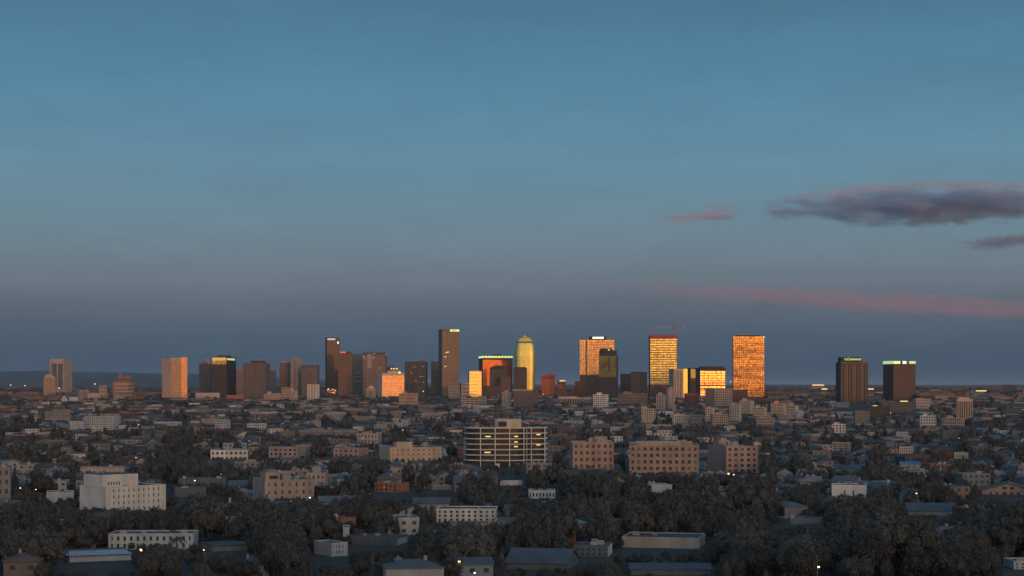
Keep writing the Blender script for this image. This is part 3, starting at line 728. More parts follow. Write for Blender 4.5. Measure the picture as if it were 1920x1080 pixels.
to = bpy.data.objects.new('sign_text', t); COL.objects.link(to); bpy.context.view_layer.update()
me = bpy.data.meshes.new_from_object(to); bpy.data.objects.remove(to)
xs = [v.co.x for v in me.vertices]; ys = [v.co.y for v in me.vertices]
w0, h0 = max(xs) - min(xs), max(ys) - min(ys); tw = 30.5 * b['S']; th = 5.0 * b['S']
mx, my = (max(xs) + min(xs)) / 2, (max(ys) + min(ys)) / 2
for v in me.vertices: v.co = ((v.co.x - mx) * tw / w0, (0.3 if v.co.z > 0 else 0) * -1, (v.co.y - my) * th / h0)
me.materials.append(M['sign_yg'])
so = bpy.data.objects.new('sign_lettering', me); COL.objects.link(so); so.parent = b['root']; so.location = (px2lx(b, 1599), -b['hd'] + .6, Z(673, 3600))
side_panel(b, 671, 676, 'roof_teal', 'teal_emblem', .1, .35, proud=-1)
b = T('grid_tower', 'brown gridded tower with a green and white lit band round its top', 1656, 1716, 682, 3700, lf=19.5, wall='maroon', glassm='win_warm', nb=11, nf=16, pier=.3, span=.32, short='green-banded grid tower', vis=752)
mk = MB(); zt, zb = Z(676.5, 3700), Z(682.2, 3700)
mk.box(-b['hw'] - .5, -b['hw'] + .3, -b['hd'], b['hd'], zb, zt).build('lit_band', M['sign_g'], b['root'])
for xa, xb, mm in ((1676, 1688, 'sign_yg'), (1688, 1692, 'black_panel'), (1692, 1699, 'sign_w'), (1699, 1704, 'rust'), (1704, 1716, 'sign_g')): panel(b, xa, xb, 677, 682, mm, 'lit_band', proud=.6, thick=.6)
mk = MB().box(-b['hw'] + .5, b['hw'] - .5, -b['hd'] + .4, b['hd'] - .4, b['h'] + .3, Z(677.3, 3700)).build('roof_storey', M['dark'], b['root'])
b = T('ribbed_tower', 'small pink-lit ribbed tower with a stepped cap at the far right', 1793, 1823, 749, 2300, lf=1.5, rf=0, wall='peach', glassm='win_warm', nb=7, nf=9, pier=.4, ribs_only=True, short='pink ribbed tower', vis=781)
penthouse(b, 1797, 1817, 745, 'peach', .6)
b = T('far_block', 'distant square dark block on the horizon at the far right', 1881, 1904, 722.5, 7000, wall='dark', glassm='g_dark', nb=5, nf=5, pier=.3, span=.4, vis=738)

# the crane on the banded tower
z0 = crane_b['h']; Dc = 4310; xm = X(1263.5, Dc)
cr_ = empty('tower_crane', (xm, Dc, z0), 0, label='red tower crane with a long pale jib above the golden banded tower', cat='crane')
mk = MB(); zt = Z(610.5, Dc) - z0
for sx in (-.9, .9):
    for sy in (-.9, .9): mk.bar((sx, sy, 0), (sx, sy, zt), .35)
k = 0; z = 0
while z < zt - 2:
    mk.bar((-.9, -.9, z), (.9, -.9, z + 2), .2); mk.bar((.9, .9, z), (-.9, .9, z + 2), .2); mk.bar((-.9, -.9, z), (-.9, .9, z + 2), .2); z += 2
mk.build('mast', M['roof_red'], cr_)
zj = Z(612.6, Dc) - z0; L0 = X(1226, Dc) - xm; L1 = X(1282, Dc) - xm
mk = MB(); mk.bar((L0, 0, zj), (0, 0, zj), .5); mk.bar((L0, -.6, zj - .9), (0, -.6, zj - .9), .35); mk.bar((L0, .6, zj - .9), (0, .6, zj - .9), .35)
x = L0
while x < -3: mk.bar((x, -.6, zj - .9), (x + 1.5, 0, zj), .22); mk.bar((x + 1.5, 0, zj), (x + 3, .6, zj - .9), .22); x += 3
mk.build('jib', M['cream'], cr_)
MB().bar((0, 0, zj), (L1, 0, zj), .8).build('counter_jib', M['roof_red'], cr_)
MB().box(L1 - 3, L1, -1, 1, zj - 4, zj + .5).build('counterweight', M['pinkgrey'], cr_)
MB().box(-2.2, 2.2, -1.6, 1.6, zj - 3.2, zj - .3).build('cab', M['roof_red'], cr_)
mk = MB(); mk.bar((0, 0, zj), (0, 0, zj + 4), .5); mk.bar((0, 0, zj + 4), (L0 * .6, 0, zj + .3), .15); mk.bar((0, 0, zj + 4), (L1, 0, zj + .3), .15); mk.build('tie_rods', M['roof_red'], cr_)

# ---------------------------------------------------------------- mid-rise blocks in front of downtown
# label, px0, px1, top, foot row, lf, rf, wall, glass, nb, nf, pier, span, roof extra, short
MID = [
 ('white eight-storey flats with a rounded pale grid of windows below the olive tower', 1109, 1144, 740, 766, 5, 6, 'white', 'win_warm', 6, 7, .4, .4, 1, 'white rounded flats'),
 ('cream slab of flats with a stair tower on its left, on the treeline', 1203, 1229, 767, 793, 0, 0, 'cream', 'win_warm', 6, 6, .4, .4, 1, 'cream treeline flats'),
 ('pale narrow flats with one column of dark balconies', 1228, 1250, 740, 770, 3, 5, 'pinkgrey', 'win_warm', 3, 7, .5, .3, 1, 'balconied narrow flats'),
 ('slim grey ribbed tower behind the balconied narrow flats', 1249, 1265, 727, 768, 5, 0, 'pinkgrey', 'g_dark', 4, 12, .5, .3, 0, None),
 ('wide cream low block with small square windows above dark trees', 1261, 1293, 779, 796, 0, 3, 'cream', 'win_warm', 8, 3, .55, .5, 1, 'wide cream low block'),
 ('grey-green low block joined to the right of the wide cream block', 1293, 1316, 778, 797, 0, 0, 'grey', 'win', 5, 3, .4, .4, 0, None),
 ('maroon boxy block with a red roof edge right of the gold-cornered tower', 1283, 1311, 738, 768, 0, 4, 'maroon', 'g_dark', 6, 5, .5, .5, 0, 'maroon boxy block'),
 ('pale finned office block before the gold and red striped block', 1338, 1373, 729, 764, 0, 1, 'sand', 'win_warm', 10, 8, .4, .3, 0, 'pale finned office'),
 ('blue-grey banded block left of the pale finned office', 1322, 1339, 729, 766, 0, 0, 'bluegrey', 'g_dark', 4, 9, .2, .45, 0, None),
 ('dark brown box at the foot of the huge orange glass tower', 1375, 1402, 731, 757, 0, 0, 'maroon', 'g_dark', 6, 6, .5, .6, 0, None),
 ('dull maroon block under the right edge of the huge orange tower', 1402, 1433, 744, 758, 0, 0, 'maroon', 'g_dark', 6, 4, .5, .6, 0, None),
 ('cream ten-storey flats with a dark right side among the tan flats', 1368, 1390, 759, 791, 0, 4, 'cream', 'win_warm', 4, 8, .4, .4, 1, 'cream ten-storey flats'),
 ('tan flats with rows of square balconies, left of the cream ten-storey flats', 1332, 1365, 777, 799, 4, 0, 'tan', 'win_warm', 7, 5, .4, .4, 1, 'tan balconied flats'),
 ('peach flats with a stepped roof behind the tan balconied flats', 1323, 1340, 766, 792, 0, 3, 'peach', 'win_warm', 4, 6, .45, .4, 1, None),
 ('pale stepped flats on the slope beneath the huge orange tower', 1386, 1414, 752, 778, 0, 6, 'cream', 'win_warm', 6, 6, .4, .4, 2, 'pale stepped flats'),
 ('small peach flats right of the pale stepped flats', 1412, 1438, 764, 784, 0, 4, 'peach', 'win_warm', 6, 4, .4, .4, 1, None),
 ('long tan block of flats with a crowded roof above the trees', 1418, 1453, 784, 799, 0, 3, 'tan', 'win_warm', 9, 3, .4, .4, 2, 'long tan flats'),
 ('peach hotel-like block with a red-topped stair tower', 1446, 1474, 757, 779, 0, 5, 'peach', 'win_warm', 7, 4, .45, .4, 2, 'peach red-topped block'),
 ('cream stepped block right of the peach red-topped block', 1474, 1497, 761, 782, 0, 6, 'cream', 'win_warm', 6, 4, .4, .4, 1, None),
 ('small white flats with black window squares at the right end of the pale cluster', 1491, 1506, 771, 787, 5, 0, 'white', 'win', 3, 4, .35, .35, 0, 'small white end flats'),
 ('dim tan block below the peach red-topped block', 1459, 1484, 778, 793, 0, 5, 'tan', 'win_warm', 6, 3, .45, .45, 0, None),
 ('white four-storey flats with a central stair shaft, alone at the right', 1560, 1585, 796, 815, 0, 0, 'white', 'win', 4, 4, .4, .35, 1, 'lone white flats'),
 ('white grid-fronted flats with a grey left side', 1724, 1755, 780, 801, 2, 0, 'white', 'win', 6, 4, .35, .35, 1, 'white grid-fronted flats'),
 ('long tan flats under the pink ribbed tower', 1768, 1808, 784, 802, 0, 4, 'tan', 'win_warm', 10, 3, .4, .4, 1, 'tan flats by the pink tower'),
 ('dim pink-grey block at the foot of the dark finned sign tower', 1601, 1630, 771, 797, 3, 0, 'grey', 'win_warm', 5, 6, .4, .45, 0, None),
 ('brown low block with a dark roof right of the finned sign tower', 1630, 1668, 762, 783, 0, 0, 'maroon', 'g_dark', 8, 4, .5, .5, 0, None),
 ('broad dull maroon block in front of the green-banded tower', 1655, 1712, 754, 776, 0, 0, 'brown', 'g_dark', 12, 4, .5, .6, 0, 'broad maroon block'),
 ('tan block with a pitched end right of the green-banded tower', 1712, 1744, 748, 770, 6, 0, 'pinkgrey', 'win_warm', 8, 4, .5, .5, 0, None),
 ('brown windowless block with pale edges below the domed gold tower', 962, 1010, 731, 765, 0, 11, 'brown', 'win_warm', 3, 8, .9, .9, 0, 'brown block with pale edges'),
 ('cream rounded block of small windows left of the brown pale-edged block', 938, 962, 736, 764, 6, 6, 'cream', 'win_warm', 4, 6, .45, .45, 1, None),
 ('long low hall with an orange lit roof edge and white wall', 1046, 1108, 746, 758, 0, 0, 'sand', 'win_warm', 14, 1, .3, .4, 0, 'long orange-edged hall'),
 ('brown long block with plant on the roof right of the olive tower', 1158, 1214, 739, 760, 0, 0, 'brick_dark', 'win_warm', 14, 4, .4, .5, 2, 'brown long block'),
 ('pale six-storey tower house with a rounded cap before the orange block', 685, 706, 729, 749, 4, 4, 'sand', 'win_warm', 6, 1, .5, .3, 1, 'small round-capped block'),
 ('pinkish block with small square windows under the blackish green tower', 748, 784, 738, 762, 0, 0, 'brick', 'win_warm', 10, 4, .5, .45, 1, None),
 ('white slab with a black window grid right of the broad brown towers', 576, 599, 721, 752, 0, 5, 'white', 'win', 6, 9, .4, .4, 0, 'white black-gridded slab'),
 ('cream jumble of low flats below the pale finned tower', 537, 560, 733, 752, 4, 3, 'cream', 'win_warm', 6, 5, .45, .4, 2, None),
 ('tan low block left of the cream jumble of flats', 495, 528, 739, 752, 0, 0, 'tan', 'win_warm', 8, 3, .4, .4, 2, None),
 ('peach upper block behind the cream jumble of flats', 528, 548, 727, 748, 0, 4, 'brick', 'win_warm', 6, 5, .5, .5, 0, None),
 ('long pale low hall in two lengths under the slim brown tower', 367, 413, 737, 749, 0, 2, 'pinkgrey', 'win_warm', 12, 1, .8, .7, 0, 'long pale low hall'),
 ('dim red-brown low hall with a pitched roof under the dark tower', 425, 456, 741, 751, 0, 0, 'rust', 'win_warm', 8, 1, .7, .6, 0, None),
 ('pale pink hall with white upper wall left of the brown stepped block', 165, 203, 738, 748, 0, 4, 'pinkgrey', 'win_warm', 8, 1, .8, .7, 0, 'pale pink hall'),
 ('squat tan block with square windows above the pale pink hall', 186, 201, 723, 742, 0, 3, 'tan', 'win_warm', 3, 4, .5, .5, 0, None),
 ('grey-green domed hall between the ribbed tower and the pink hall', 143, 166, 731, 745, 5, 0, 'grey', 'win', 6, 2, .8, .7, 0, None),
 ('blue-grey block at the foot of the tallest brown grid tower', 841, 862, 719, 750, 0, 0, 'grey', 'g_dark', 6, 6, .5, .5, 0, None),
 ('tan square block with pale windows between the grid tower and gold slab', 861, 880, 718, 744, 4, 0, 'tan', 'win_warm', 6, 5, .45, .45, 0, None),
 ('stack of pale parking decks under the small bright gold slab', 864, 898, 747, 762, 0, 0, 'pinkgrey', 'win_warm', 4, 4, .1, .5, 0, 'pale parking decks'),
 ('cream block with small windows right of the pale parking decks', 896, 914, 743, 760, 3, 3, 'sand', 'win_warm', 6, 4, .5, .5, 0, None),
 ('long white six-row apartment slab with black window squares', 158, 226, 782, 806, 0, 12, 'cool_white', 'win', 16, 6, .42, .42, 0, 'long white apartment slab'),
 ('lower white wing of flats left of the long white slab', 131, 158, 791, 806, 0, 0, 'cool_white', 'win', 8, 4, .45, .45, 0, None),
 ('grey three-row block with small windows, upper left beyond the white slab', 86, 131, 772, 786, 0, 0, 'grey', 'win', 12, 3, .5, .5, 0, 'grey three-row block'),
 ('small white flats with a window grid and a tan left half', 403, 432, 788, 805, 0, 6, 'cool_white', 'win', 6, 4, .45, .4, 0, 'white and tan flats'),
 ('tan half-block left of the small white window-grid flats', 378, 404, 786, 796, 0, 0, 'tan', 'win_warm', 7, 2, .5, .5, 0, None),
 ('white low flats with black openings in a row, left of centre', 464, 500, 795, 805, 0, 0, 'cool_white', 'win', 8, 2, .45, .45, 0, None),
 ('grey long low block with one row of openings near the white flats', 290, 340, 792, 798, 0, 0, 'cool_white', 'win', 12, 1, .4, .4, 0, None),
 ('pink-white two-storey house block with a flat roof and dark windows', 669, 716, 814, 832, 0, 8, 'pinkgrey', 'win_warm', 6, 2, .6, .5, 1, 'pink-white house block'),
 ('small cream roof block on the long pale terrace', 662, 682, 801, 808, 0, 2, 'cream', 'win_warm', 3, 1, .9, .9, 0, None),
 ('long white terrace of low buildings left of the cream roof block', 560, 672, 807, 817, 0, 0, 'grey', 'win', 24, 1, .6, .6, 1, 'long pale terrace'),
 ('balcony-fronted tan flats with striped decks at the right', 1560, 1594, 831, 848, 0, 2, 'tan', 'win_warm', 3, 4, .12, .45, 0, 'striped-deck flats'),
 ('small yellow-cream flats glowing warm at the right', 1686, 1711, 839, 853, 0, 0, 'cream', 'win_warm', 6, 3, .45, .45, 0, 'yellow-cream flats'),
 ('pale low house with a peaked parapet, far right middle', 1785, 1815, 850, 860, 0, 0, 'cream', 'win', 5, 1, .7, .6, 0, None),
 ('dim grey six-storey slab with faint floors at the far right', 1764, 1797, 808, 827, 4, 0, 'bluegrey', 'win', 6, 5, .3, .45, 0, None),
 ('low white house block with two rows of panes below the grid-fronted flats', 1681, 1703, 811, 820, 0, 0, 'cool_white', 'win', 5, 2, .5, .5, 0, None),
]
MIDB = {}
for i, (lab, a, c, top, foot, lf, rf, wall, gl, nb, nf, pr, sp, rt, short) in enumerate(MID):
    b = building('apartment_block' if 'flats' in lab else 'office_block', lab, 'building', a, c, top, min(Dbase(foot), 3850), lf=lf, rf=rf, wall=wall, glassm=gl, nb=nb, nf=nf, pier=pr, span=sp, vis=foot - 3, short=short, proud=.5, roof=('roof_blue', 'roof_grey')[i % 2])
    if rt: 
        w = c - a; penthouse(b, a + lf + w * .18, a + lf + w * .42, top - 3.0 - rt, wall, .4)
        rooftop(b, rt * 2, i)
    MIDB[i] = b
b = MIDB[6]; panel(b, 1283, 1307, 738, 741, 'roof_red', 'red_fascia', proud=.6)
b = MIDB[30]; panel(b, 1047, 1082, 743.5, 747, 'peach', 'orange_fascia', proud=.6)
b = MIDB[17]; penthouse(b, 1450, 1459, 751, 'roof_red', .3, y0=6)
b = MIDB[33]
b = MIDB[28]; panel(b, 961, 999, 730, 733, 'sand', 'cornice', proud=.6)
b = MIDB[32]; lx = px2lx(b, 695.5); r0 = 6 * b['S']; MB().lathe([(r0, b['h']), (r0 * .95, b['h'] + 4), (r0 * .6, b['h'] + 7)], 12, lx, 0).build('rounded_cap', M['cream'], b['root'])
b = MIDB[1]; penthouse(b, 1203, 1213, 762, 'cream', .5)
# ---------------------------------------------------------------- foreground buildings
# the curved white office block
D = 1180.0; S = Sm(D)
plan_px = [(868.5, 22), (868.8, 14), (871, 7), (877, 3), (888, .8), (905, 0), (930, -.5), (955, -.3), (972, .6), (980, 2.2), (986, 4.6), (993, 6.6), (1003, 7.4), (1015, 7.6), (1023, 8.6), (1027, 11.5), (1028, 22)]
cxp = 948.0; xc = X(cxp, D)
curved = empty('curved_office_block', (xc, D, 0), 0, label='white curved seven-storey office block with thin floor bands and lit rooms', cat='building')
front = [((px - cxp) * S, d) for px, d in plan_px]
def inset(pts, q):
    return [(x * (1 - q / 30.0), y + q) for x, y in pts]
def outline(q):
    f_ = inset(front, q)
    return f_ + [(f_[-1][0], 27 - q), (f_[0][0], 27 - q)]
MB().prism(outline(1.5), 3.0, Z(802.5, D)).build('window_glass', M['win_warm'], curved)
lines = [802.5 + 10.15 * i for i in range(7)]
for y in lines:
    z = Z(y, D)
    MB().prism(outline(0), z - .38, z + .38).build('floor_band', M['white'], curved)
MB().prism([(x * .97, y + 1.2) for x, y in outline(0)], -1, 3.05).build('recessed_ground_floor', M['dark'], curved)
MB().prism(outline(.1), Z(802.5, D) + .39, Z(801.3, D)).build('roof_parapet', M['pinkgrey'], curved)
MB().prism(outline(.8), Z(801.3, D) + .01, Z(801.1, D)).build('roof', M['roof_grey'], curved)
fx = [p[0] for p in plan_px]; fd = [p[1] for p in plan_px]
for px in (901, 928.5, 955.5, 982.5, 988, 996.5, 1022):
    d = float(np.interp(px, fx[1:-1], fd[1:-1])); x = (px - cxp) * S
    w = .34 if px != 988 else .22
    MB().box(x - w, x + w, d - .55, d + .6, -1, Z(802.5, D) + .35).build('column', M['white'], curved)
for k, px in enumerate(np.arange(871, 1026, 3.4)):
    d = float(np.interp(px, fx[1:-1], fd[1:-1])); x = (px - cxp) * S * (1 - 1.5 / 30)
    MB().box(x - .05, x + .05, d + 1.3, d + 1.6, 3, Z(803, D)).build('mullion', M['dark'], curved)
for px, y, w in ((915, 818.5, 5), (968, 818.5, 3.5), (967.5, 828.8, 3), (967.5, 837.5, 3.5), (1010, 815.5, 3.8), (1010, 835, 3.8), (914, 848.3, 5.6)):
    d = float(np.interp(px, fx, fd)); x = (px - cxp) * S
    MB().box(x - w * S, x + w * S, d + .9, d + 1.35, Z(y + 1, D), Z(y - 1, D)).build('lit_window', M['lit_win'], curved)
ph = MB().box((932 - cxp) * S, (977.5 - cxp) * S, 3, 16, Z(801.2, D), Z(785.5, D)).build('penthouse', M['cream'], curved)
MB().box((927.5 - cxp) * S, (932 - cxp) * S - .02, 5.5, 15.5, Z(801.2, D), Z(786.2, D)).build('penthouse_side', M['cool_white'], curved)
MB().box((934 - cxp) * S, (950 - cxp) * S, 2.9, 3.05, Z(800, D), Z(790.5, D)).build('dark_screen', M['dark'], curved)
MB().box((950 - cxp) * S, (977 - cxp) * S, 4, 15, Z(785.45, D), Z(784.9, D)).build('penthouse_roof', M['roof_dark'], curved)
for px, w, h in ((882, 2.5, 1.8), (891, 3, 2.6), (896, 2, 3.2), (905, 2.2, 2.2), (914, 1.6, 1.2), (992, 2, 1.8), (1009, 1.6, 1.6), (952, 1.6, 16.5)):
    x = (px - cxp) * S; zb = Z(801.2, D)
    MB().box(x - w * S * .8, x + w * S * .8, 9, 12, zb if h < 10 else Z(785, D), zb + h * S if h < 10 else Z(783.6, D)).build('roof_unit', M['metal'], curved)
for (xa, xb, y) in ((928, 937, 873), (967, 985, 873), (990, 995, 873)):
    MB().box((xa - cxp) * S, (xb - cxp) * S, -6, -2, 0, Z(y, D) if y < 870 else 2.6).build('entrance_canopy', M['white'], curved)
HERO.append((866, 1030, 785, 868, D, 32, 'white curved office block', xc, D + 12))

def FB(name, label, *a, **k):
    return building(name, label, k.pop('cat', 'building'), *a, **k)
b = FB('peach_office', 'peach three-storey office with a small roof box and grey left side', 709, 829, 840, 1230, lf=22, wall='peach', glassm='win', nb=10, nf=2, pier=.72, span=.66, base_h=5.0, windows=True, roof='roof_blue', vis=862, short='peach three-storey office', depth=40)
penthouse(b, 745, 775, 829.5, 'peach', .3, y0=1.5); rooftop(b, 4, 5)
b = FB('brick_block', 'square red-brown brick block with seven window columns and a peach roof room', 1068, 1151, 830.5, 1060, lf=6, wall='brick', glassm='win', nb=7, nf=5, pier=.5, span=.48, windows=True, vis=876, short='seven-column brick block')
penthouse(b, 1117, 1141, 819, 'brick', .3, y0=5); penthouse(b, 1110, 1117, 821, 'grey', .3, y0=6); penthouse(b, 1071, 1100, 827, 'metal', .2, y0=2); rooftop(b, 6, 9); mast(b, 1132, 814, .25, z0=Z(819, 1060))
b = FB('brick_block', 'widest red-brown brick block with eleven window columns and a cream roof screen', 1180, 1310, 836, 1040, wall='brick', glassm='win', nb=11, nf=5, pier=.5, span=.48, windows=True, vis=884, short='widest brick block', depth=34)
for i in range(12): panel(b, 1180.2 + i * 11.72 - .55 + (1 if i == 0 else -1 if i == 11 else 0) * .7, 1181.3 + i * 11.72 - .55 + (1 if i == 0 else -1 if i == 11 else 0) * .7, 838, 892, 'tan', 'pilaster', proud=.25, thick=.24)
penthouse(b, 1192, 1298, 828.8, 'cream', .5, y0=2, name='roof_screen')
for ya, yb in ((830.5, 831.2), (832.6, 833.2)): panel(b, 1192.3, 1297.7, ya, yb, 'brown', 'screen_groove', proud=-2.85, thick=.2)
for x in (1219, 1280): panel(b, x - .8, x + .8, 829.5, 834, 'brown', 'screen_post', proud=-2.7, thick=.2)
rooftop(b, 5, 4)
for x, y in ((1185.8, 856), (1232, 856.5)): panel(b, x - .8, x + .8, y - .8, y + .8, 'lit_dim', 'lamp', proud=.02, thick=.1)
b = FB('brick_block', 'brick block with five window columns and a big shadowed left side', 1326, 1421, 838, 1090, lf=36, aspect=1.3, wall='brick', glassm='win', nb=5, nf=5, pier=.5, span=.48, windows=True, vis=884, short='five-column brick block', lit=())
penthouse(b, 1364, 1378, 834, 'metal', .3, y0=4); rooftop(b, 7, 12)
mk = MB(); mk.box(-b['hw'] + 2, -b['hw'] + 10, b['hd'] * .1, b['hd'] * .1 + 9, b['h'] - .3, Z(825, 1110)); mk.build('penthouse', M['brick'], b['root'])
MB().box(-b['hw'] + 4, -b['hw'] + 8, b['hd'] * .1 + 1, b['hd'] * .1 + 7, Z(825.2, 1110), Z(821, 1110)).build('lift_room', M['brick'], b['root'])
b = FB('stepped_apartment_block', 'white stepped apartment block with slit windows and a raised centre', 150, 311, 915, 720, lf=50, wall='white', glassm='win', nb=12, nf=5, pier=.76, span=.5, windows=True, vis=953, short='white stepped apartment block', roof='roof_blue')
pa = MB(); pa.box(px2lx(b, 204), px2lx(b, 270), -b['hd'] * .55, b['hd'] * .85, b['h'] - .4, Z(889, 730)).build('raised_centre', M['white'], b['root'])
MB().box(px2lx(b, 205), px2lx(b, 269), -b['hd'] * .52, b['hd'] * .82, Z(889, 730) + .01, Z(888.2, 730)).build('raised_roof', M['roof_blue'], b['root'])
for i in range(5): panel(b, 214 + i * 5, 216 + i * 5, 905, 911, 'win', 'window', proud=-b['hd'] * .45 + .08, thick=.15)
for xl in (-8, -5): pass
b = FB('long_white_house', 'long white two-storey building with tall dark windows, lower left', 210, 368, 1003, 585, lf=0, rf=0, wall='cool_white', glassm='win', nb=13, nf=2, pier=.62, span=.4, windows=True, vis=1019, short='long white two-storey building', roof='roof_blue', depth=14, plain=False)
b['root'].rotation_euler.z += R(-9)
b = FB('tan_apartment_block', 'tan four-storey block with a square tower on its left end', 473, 589, 902, 760, lf=24, wall='tan', glassm='win_warm', nb=7, nf=4, pier=.7, span=.55, windows=True, vis=932, short='tan towered block', roof='roof_blue', depth=22)
pa = MB(); pa.box(-b['hw'] + .5, px2lx(b, 526), -b['hd'] + .8, -b['hd'] + 10, b['h'] - .4, Z(884, 770)).build('corner_tower', M['tan'], b['root'])
MB().box(-b['hw'] + 1.5, px2lx(b, 522), -b['hd'] + 2, -b['hd'] + 9, Z(884.2, 770), Z(879.5, 770)).build('tower_room', M['grey'], b['root'])
MB().box(-b['hw'] + 2.2, -b['hw'] + 6, -b['hd'] + .62, -b['hd'] + .82, Z(896, 770), Z(890, 770)).build('dark_opening', M['dark'], b['root'])
rooftop(b, 8, 21)
b = FB('rear_wing_block', 'tan back wing with arched openings behind the tan towered block', 575, 616, 888, 880, rf=6, wall='tan', glassm='win_warm', nb=4, nf=3, pier=.6, span=.5, vis=905, roof='roof_blue', depth=26)
rooftop(b, 6, 23)
b = FB('brown_house', 'red-brown two-storey house with pale lit panes', 702, 767, 908, 900, rf=22, wall='rust', glassm='win_warm', nb=5, nf=2, pier=.5, span=.5, windows=True, vis=935, short='red-brown two-storey house', roof='roof_teal', lit=())
for x, y in ((721, 914), (721, 924), (736, 924), (741, 925)): panel(b, x - 1.5, x + 1.5, y - 2, y + 2, 'pinkgrey', 'pale_pane', proud=.02, thick=.1)
b = FB('motel_block', 'small tan house with dark openings right of the red-brown house', 806, 846, 912, 920, lf=5, wall='tan', glassm='win_warm', nb=5, nf=2, pier=.5, span=.5, vis=926, roof='roof_teal')
b = FB('white_terrace', 'white two-row terrace with ten window columns, lower centre', 820, 932, 956, 700, wall='white', glassm='win', nb=10, nf=2, pier=.55, span=.42, base_h=2.0, windows=True, vis=977, short='white ten-column terrace', roof='roof_dark', depth=16)
b['root'].rotation_euler.z += R(-3)
b = FB('square_white_house', 'square white house with a blue-grey flat roof at the bottom', 588, 652, 1021, 560, lf=34, wall='cool_white', glassm='win', nb=5, nf=2, pier=.66, span=.5, base_h=.5, windows=True, vis=1058, short='square white house', roof='roof_blue', depth=12)
b = FB('gable_end_house', 'dark long house with one pale end wall, lower centre', 650, 764, 1010, 600, rf=19, wall='bluegrey', glassm='win', nb=8, nf=2, pier=.8, span=.7, vis=1030, roof='roof_dark', depth=12)
side_panel(b, 1011, 1040, 'cool_white', 'pale_end_wall', 0, 1, proud=.12, thick=.1)
b = FB('chimney_tower', 'small square white chimney block above the square white house', 643, 655, 991, 620, wall='cool_white', plain=True, glassm='win', nb=2, nf=2, vis=1004)
b = FB('long_blank_wall_hall', 'long pale blank-walled hall half hidden by dark trees, bottom right of centre', 1172, 1318, 1010, 590, lf=0, wall='sand', plain=True, nb=8, nf=1, vis=1034, short='long pale blank hall', roof='roof_dark', depth=20)
b['root'].rotation_euler.z += R(-7)
b = FB('corner_house', 'blue-roofed house with a bright white corner wall, bottom centre', 1076, 1148, 1026, 560, rf=8, wall='bluegrey', glassm='win', nb=6, nf=2, pier=.6, span=.6, vis=1052, short='white-cornered house', roof='roof_blue', depth=14)
side_panel(b, 1025, 1062, 'white', 'white_corner_wall', 0, 1, proud=.12, thick=.1)
b = FB('row_house', 'white single-row house with eight dark windows, left of centre', 395, 464, 845, 1280, wall='white', glassm='win', nb=8, nf=2, pier=.45, span=.5, windows=True, vis=858, short='white eight-window row', roof='roof_blue', depth=24)
b = FB('row_house', 'cream two-row house with arched dark windows near the tan towered block', 504, 573, 840, 1280, rf=16, wall='tan', glassm='win_warm', nb=6, nf=3, pier=.45, span=.45, windows=True, vis=856, short='cream two-row house', roof='roof_blue')
b = FB('row_house', 'reddish two-row house left of the peach office', 625, 690, 842, 1250, rf=18, wall='brick', glassm='win', nb=5, nf=3, pier=.5, span=.45, windows=True, vis=856, short='reddish two-row house', roof='roof_teal')
b = FB('plain_white_house', 'plain white two-storey house half hidden by dark trees', 1560, 1624, 911, 830, wall='white', glassm='win', nb=4, nf=1, pier=.85, span=.6, windows=True, vis=927, short='plain white house at right', roof='roof_blue', depth=14)
b = FB('long_shed', 'long pale shed with a low pitched roof, right of the blank hall', 1452, 1542, 975, 690, lf=30, wall='grey', plain=True, nb=6, nf=1, vis=990, short='long pale shed', roof='roof_blue')
b = FB('pink_wall_hall', 'low hall with a long pink-lit wall behind the white stepped block', 152, 232, 878, 960, wall='pinkgrey', plain=True, nb=6, nf=1, vis=885, roof='roof_dark', depth=16)
b = FB('low_white_shed', 'low white shed left of the white stepped block', 88, 138, 924, 820, wall='cool_white', plain=True, nb=4, nf=1, vis=932, roof='roof_dark', depth=12)
b = FB('low_white_shed', 'low white-fronted hall beyond the white terrace', 938, 979, 904, 960, rf=6, wall='white', plain=True, nb=4, nf=1, vis=910, roof='roof_teal')
b = FB('low_white_shed', 'white low shop front with ragged trees before it, centre', 991, 1041, 921, 850, wall='white', glassm='win', nb=8, nf=1, pier=.5, span=.5, vis=930, roof='roof_teal', depth=12)
b = FB('low_white_shed', 'small white low house left of the plain white house', 1222, 1260, 911, 900, wall='cool_white', plain=True, nb=4, nf=1, vis=917, roof='roof_teal', depth=10)
b = FB('blue_roof_shed', 'low shed with a blue-grey roof in the left middle', 328, 386, 917, 860, wall='bluegrey', plain=True, nb=4, nf=1, vis=926, roof='roof_blue', depth=14)
b = FB('blue_roof_shed', 'long low shed with a pale blue roof above the left middle one', 336, 424, 899, 900, wall='bluegrey', plain=True, nb=4, nf=1, vis=906, roof='roof_blue', depth=14)
b = FB('corner_white_block', 'pale blue-white block cut by the bottom right corner', 1882, 1990, 1056, 520, lf=20, wall='cool_white', glassm='win', nb=8, nf=2, pier=.6, span=.5, vis=1090, roof='roof_blue')
b = FB('cut_off_block', 'dull grey block cut by the left frame edge', -60, 21, 878, 800, rf=3, wall='grey', glassm='win', nb=6, nf=4, pier=.5, span=.5, vis=935, roof='roof_dark', depth=20)
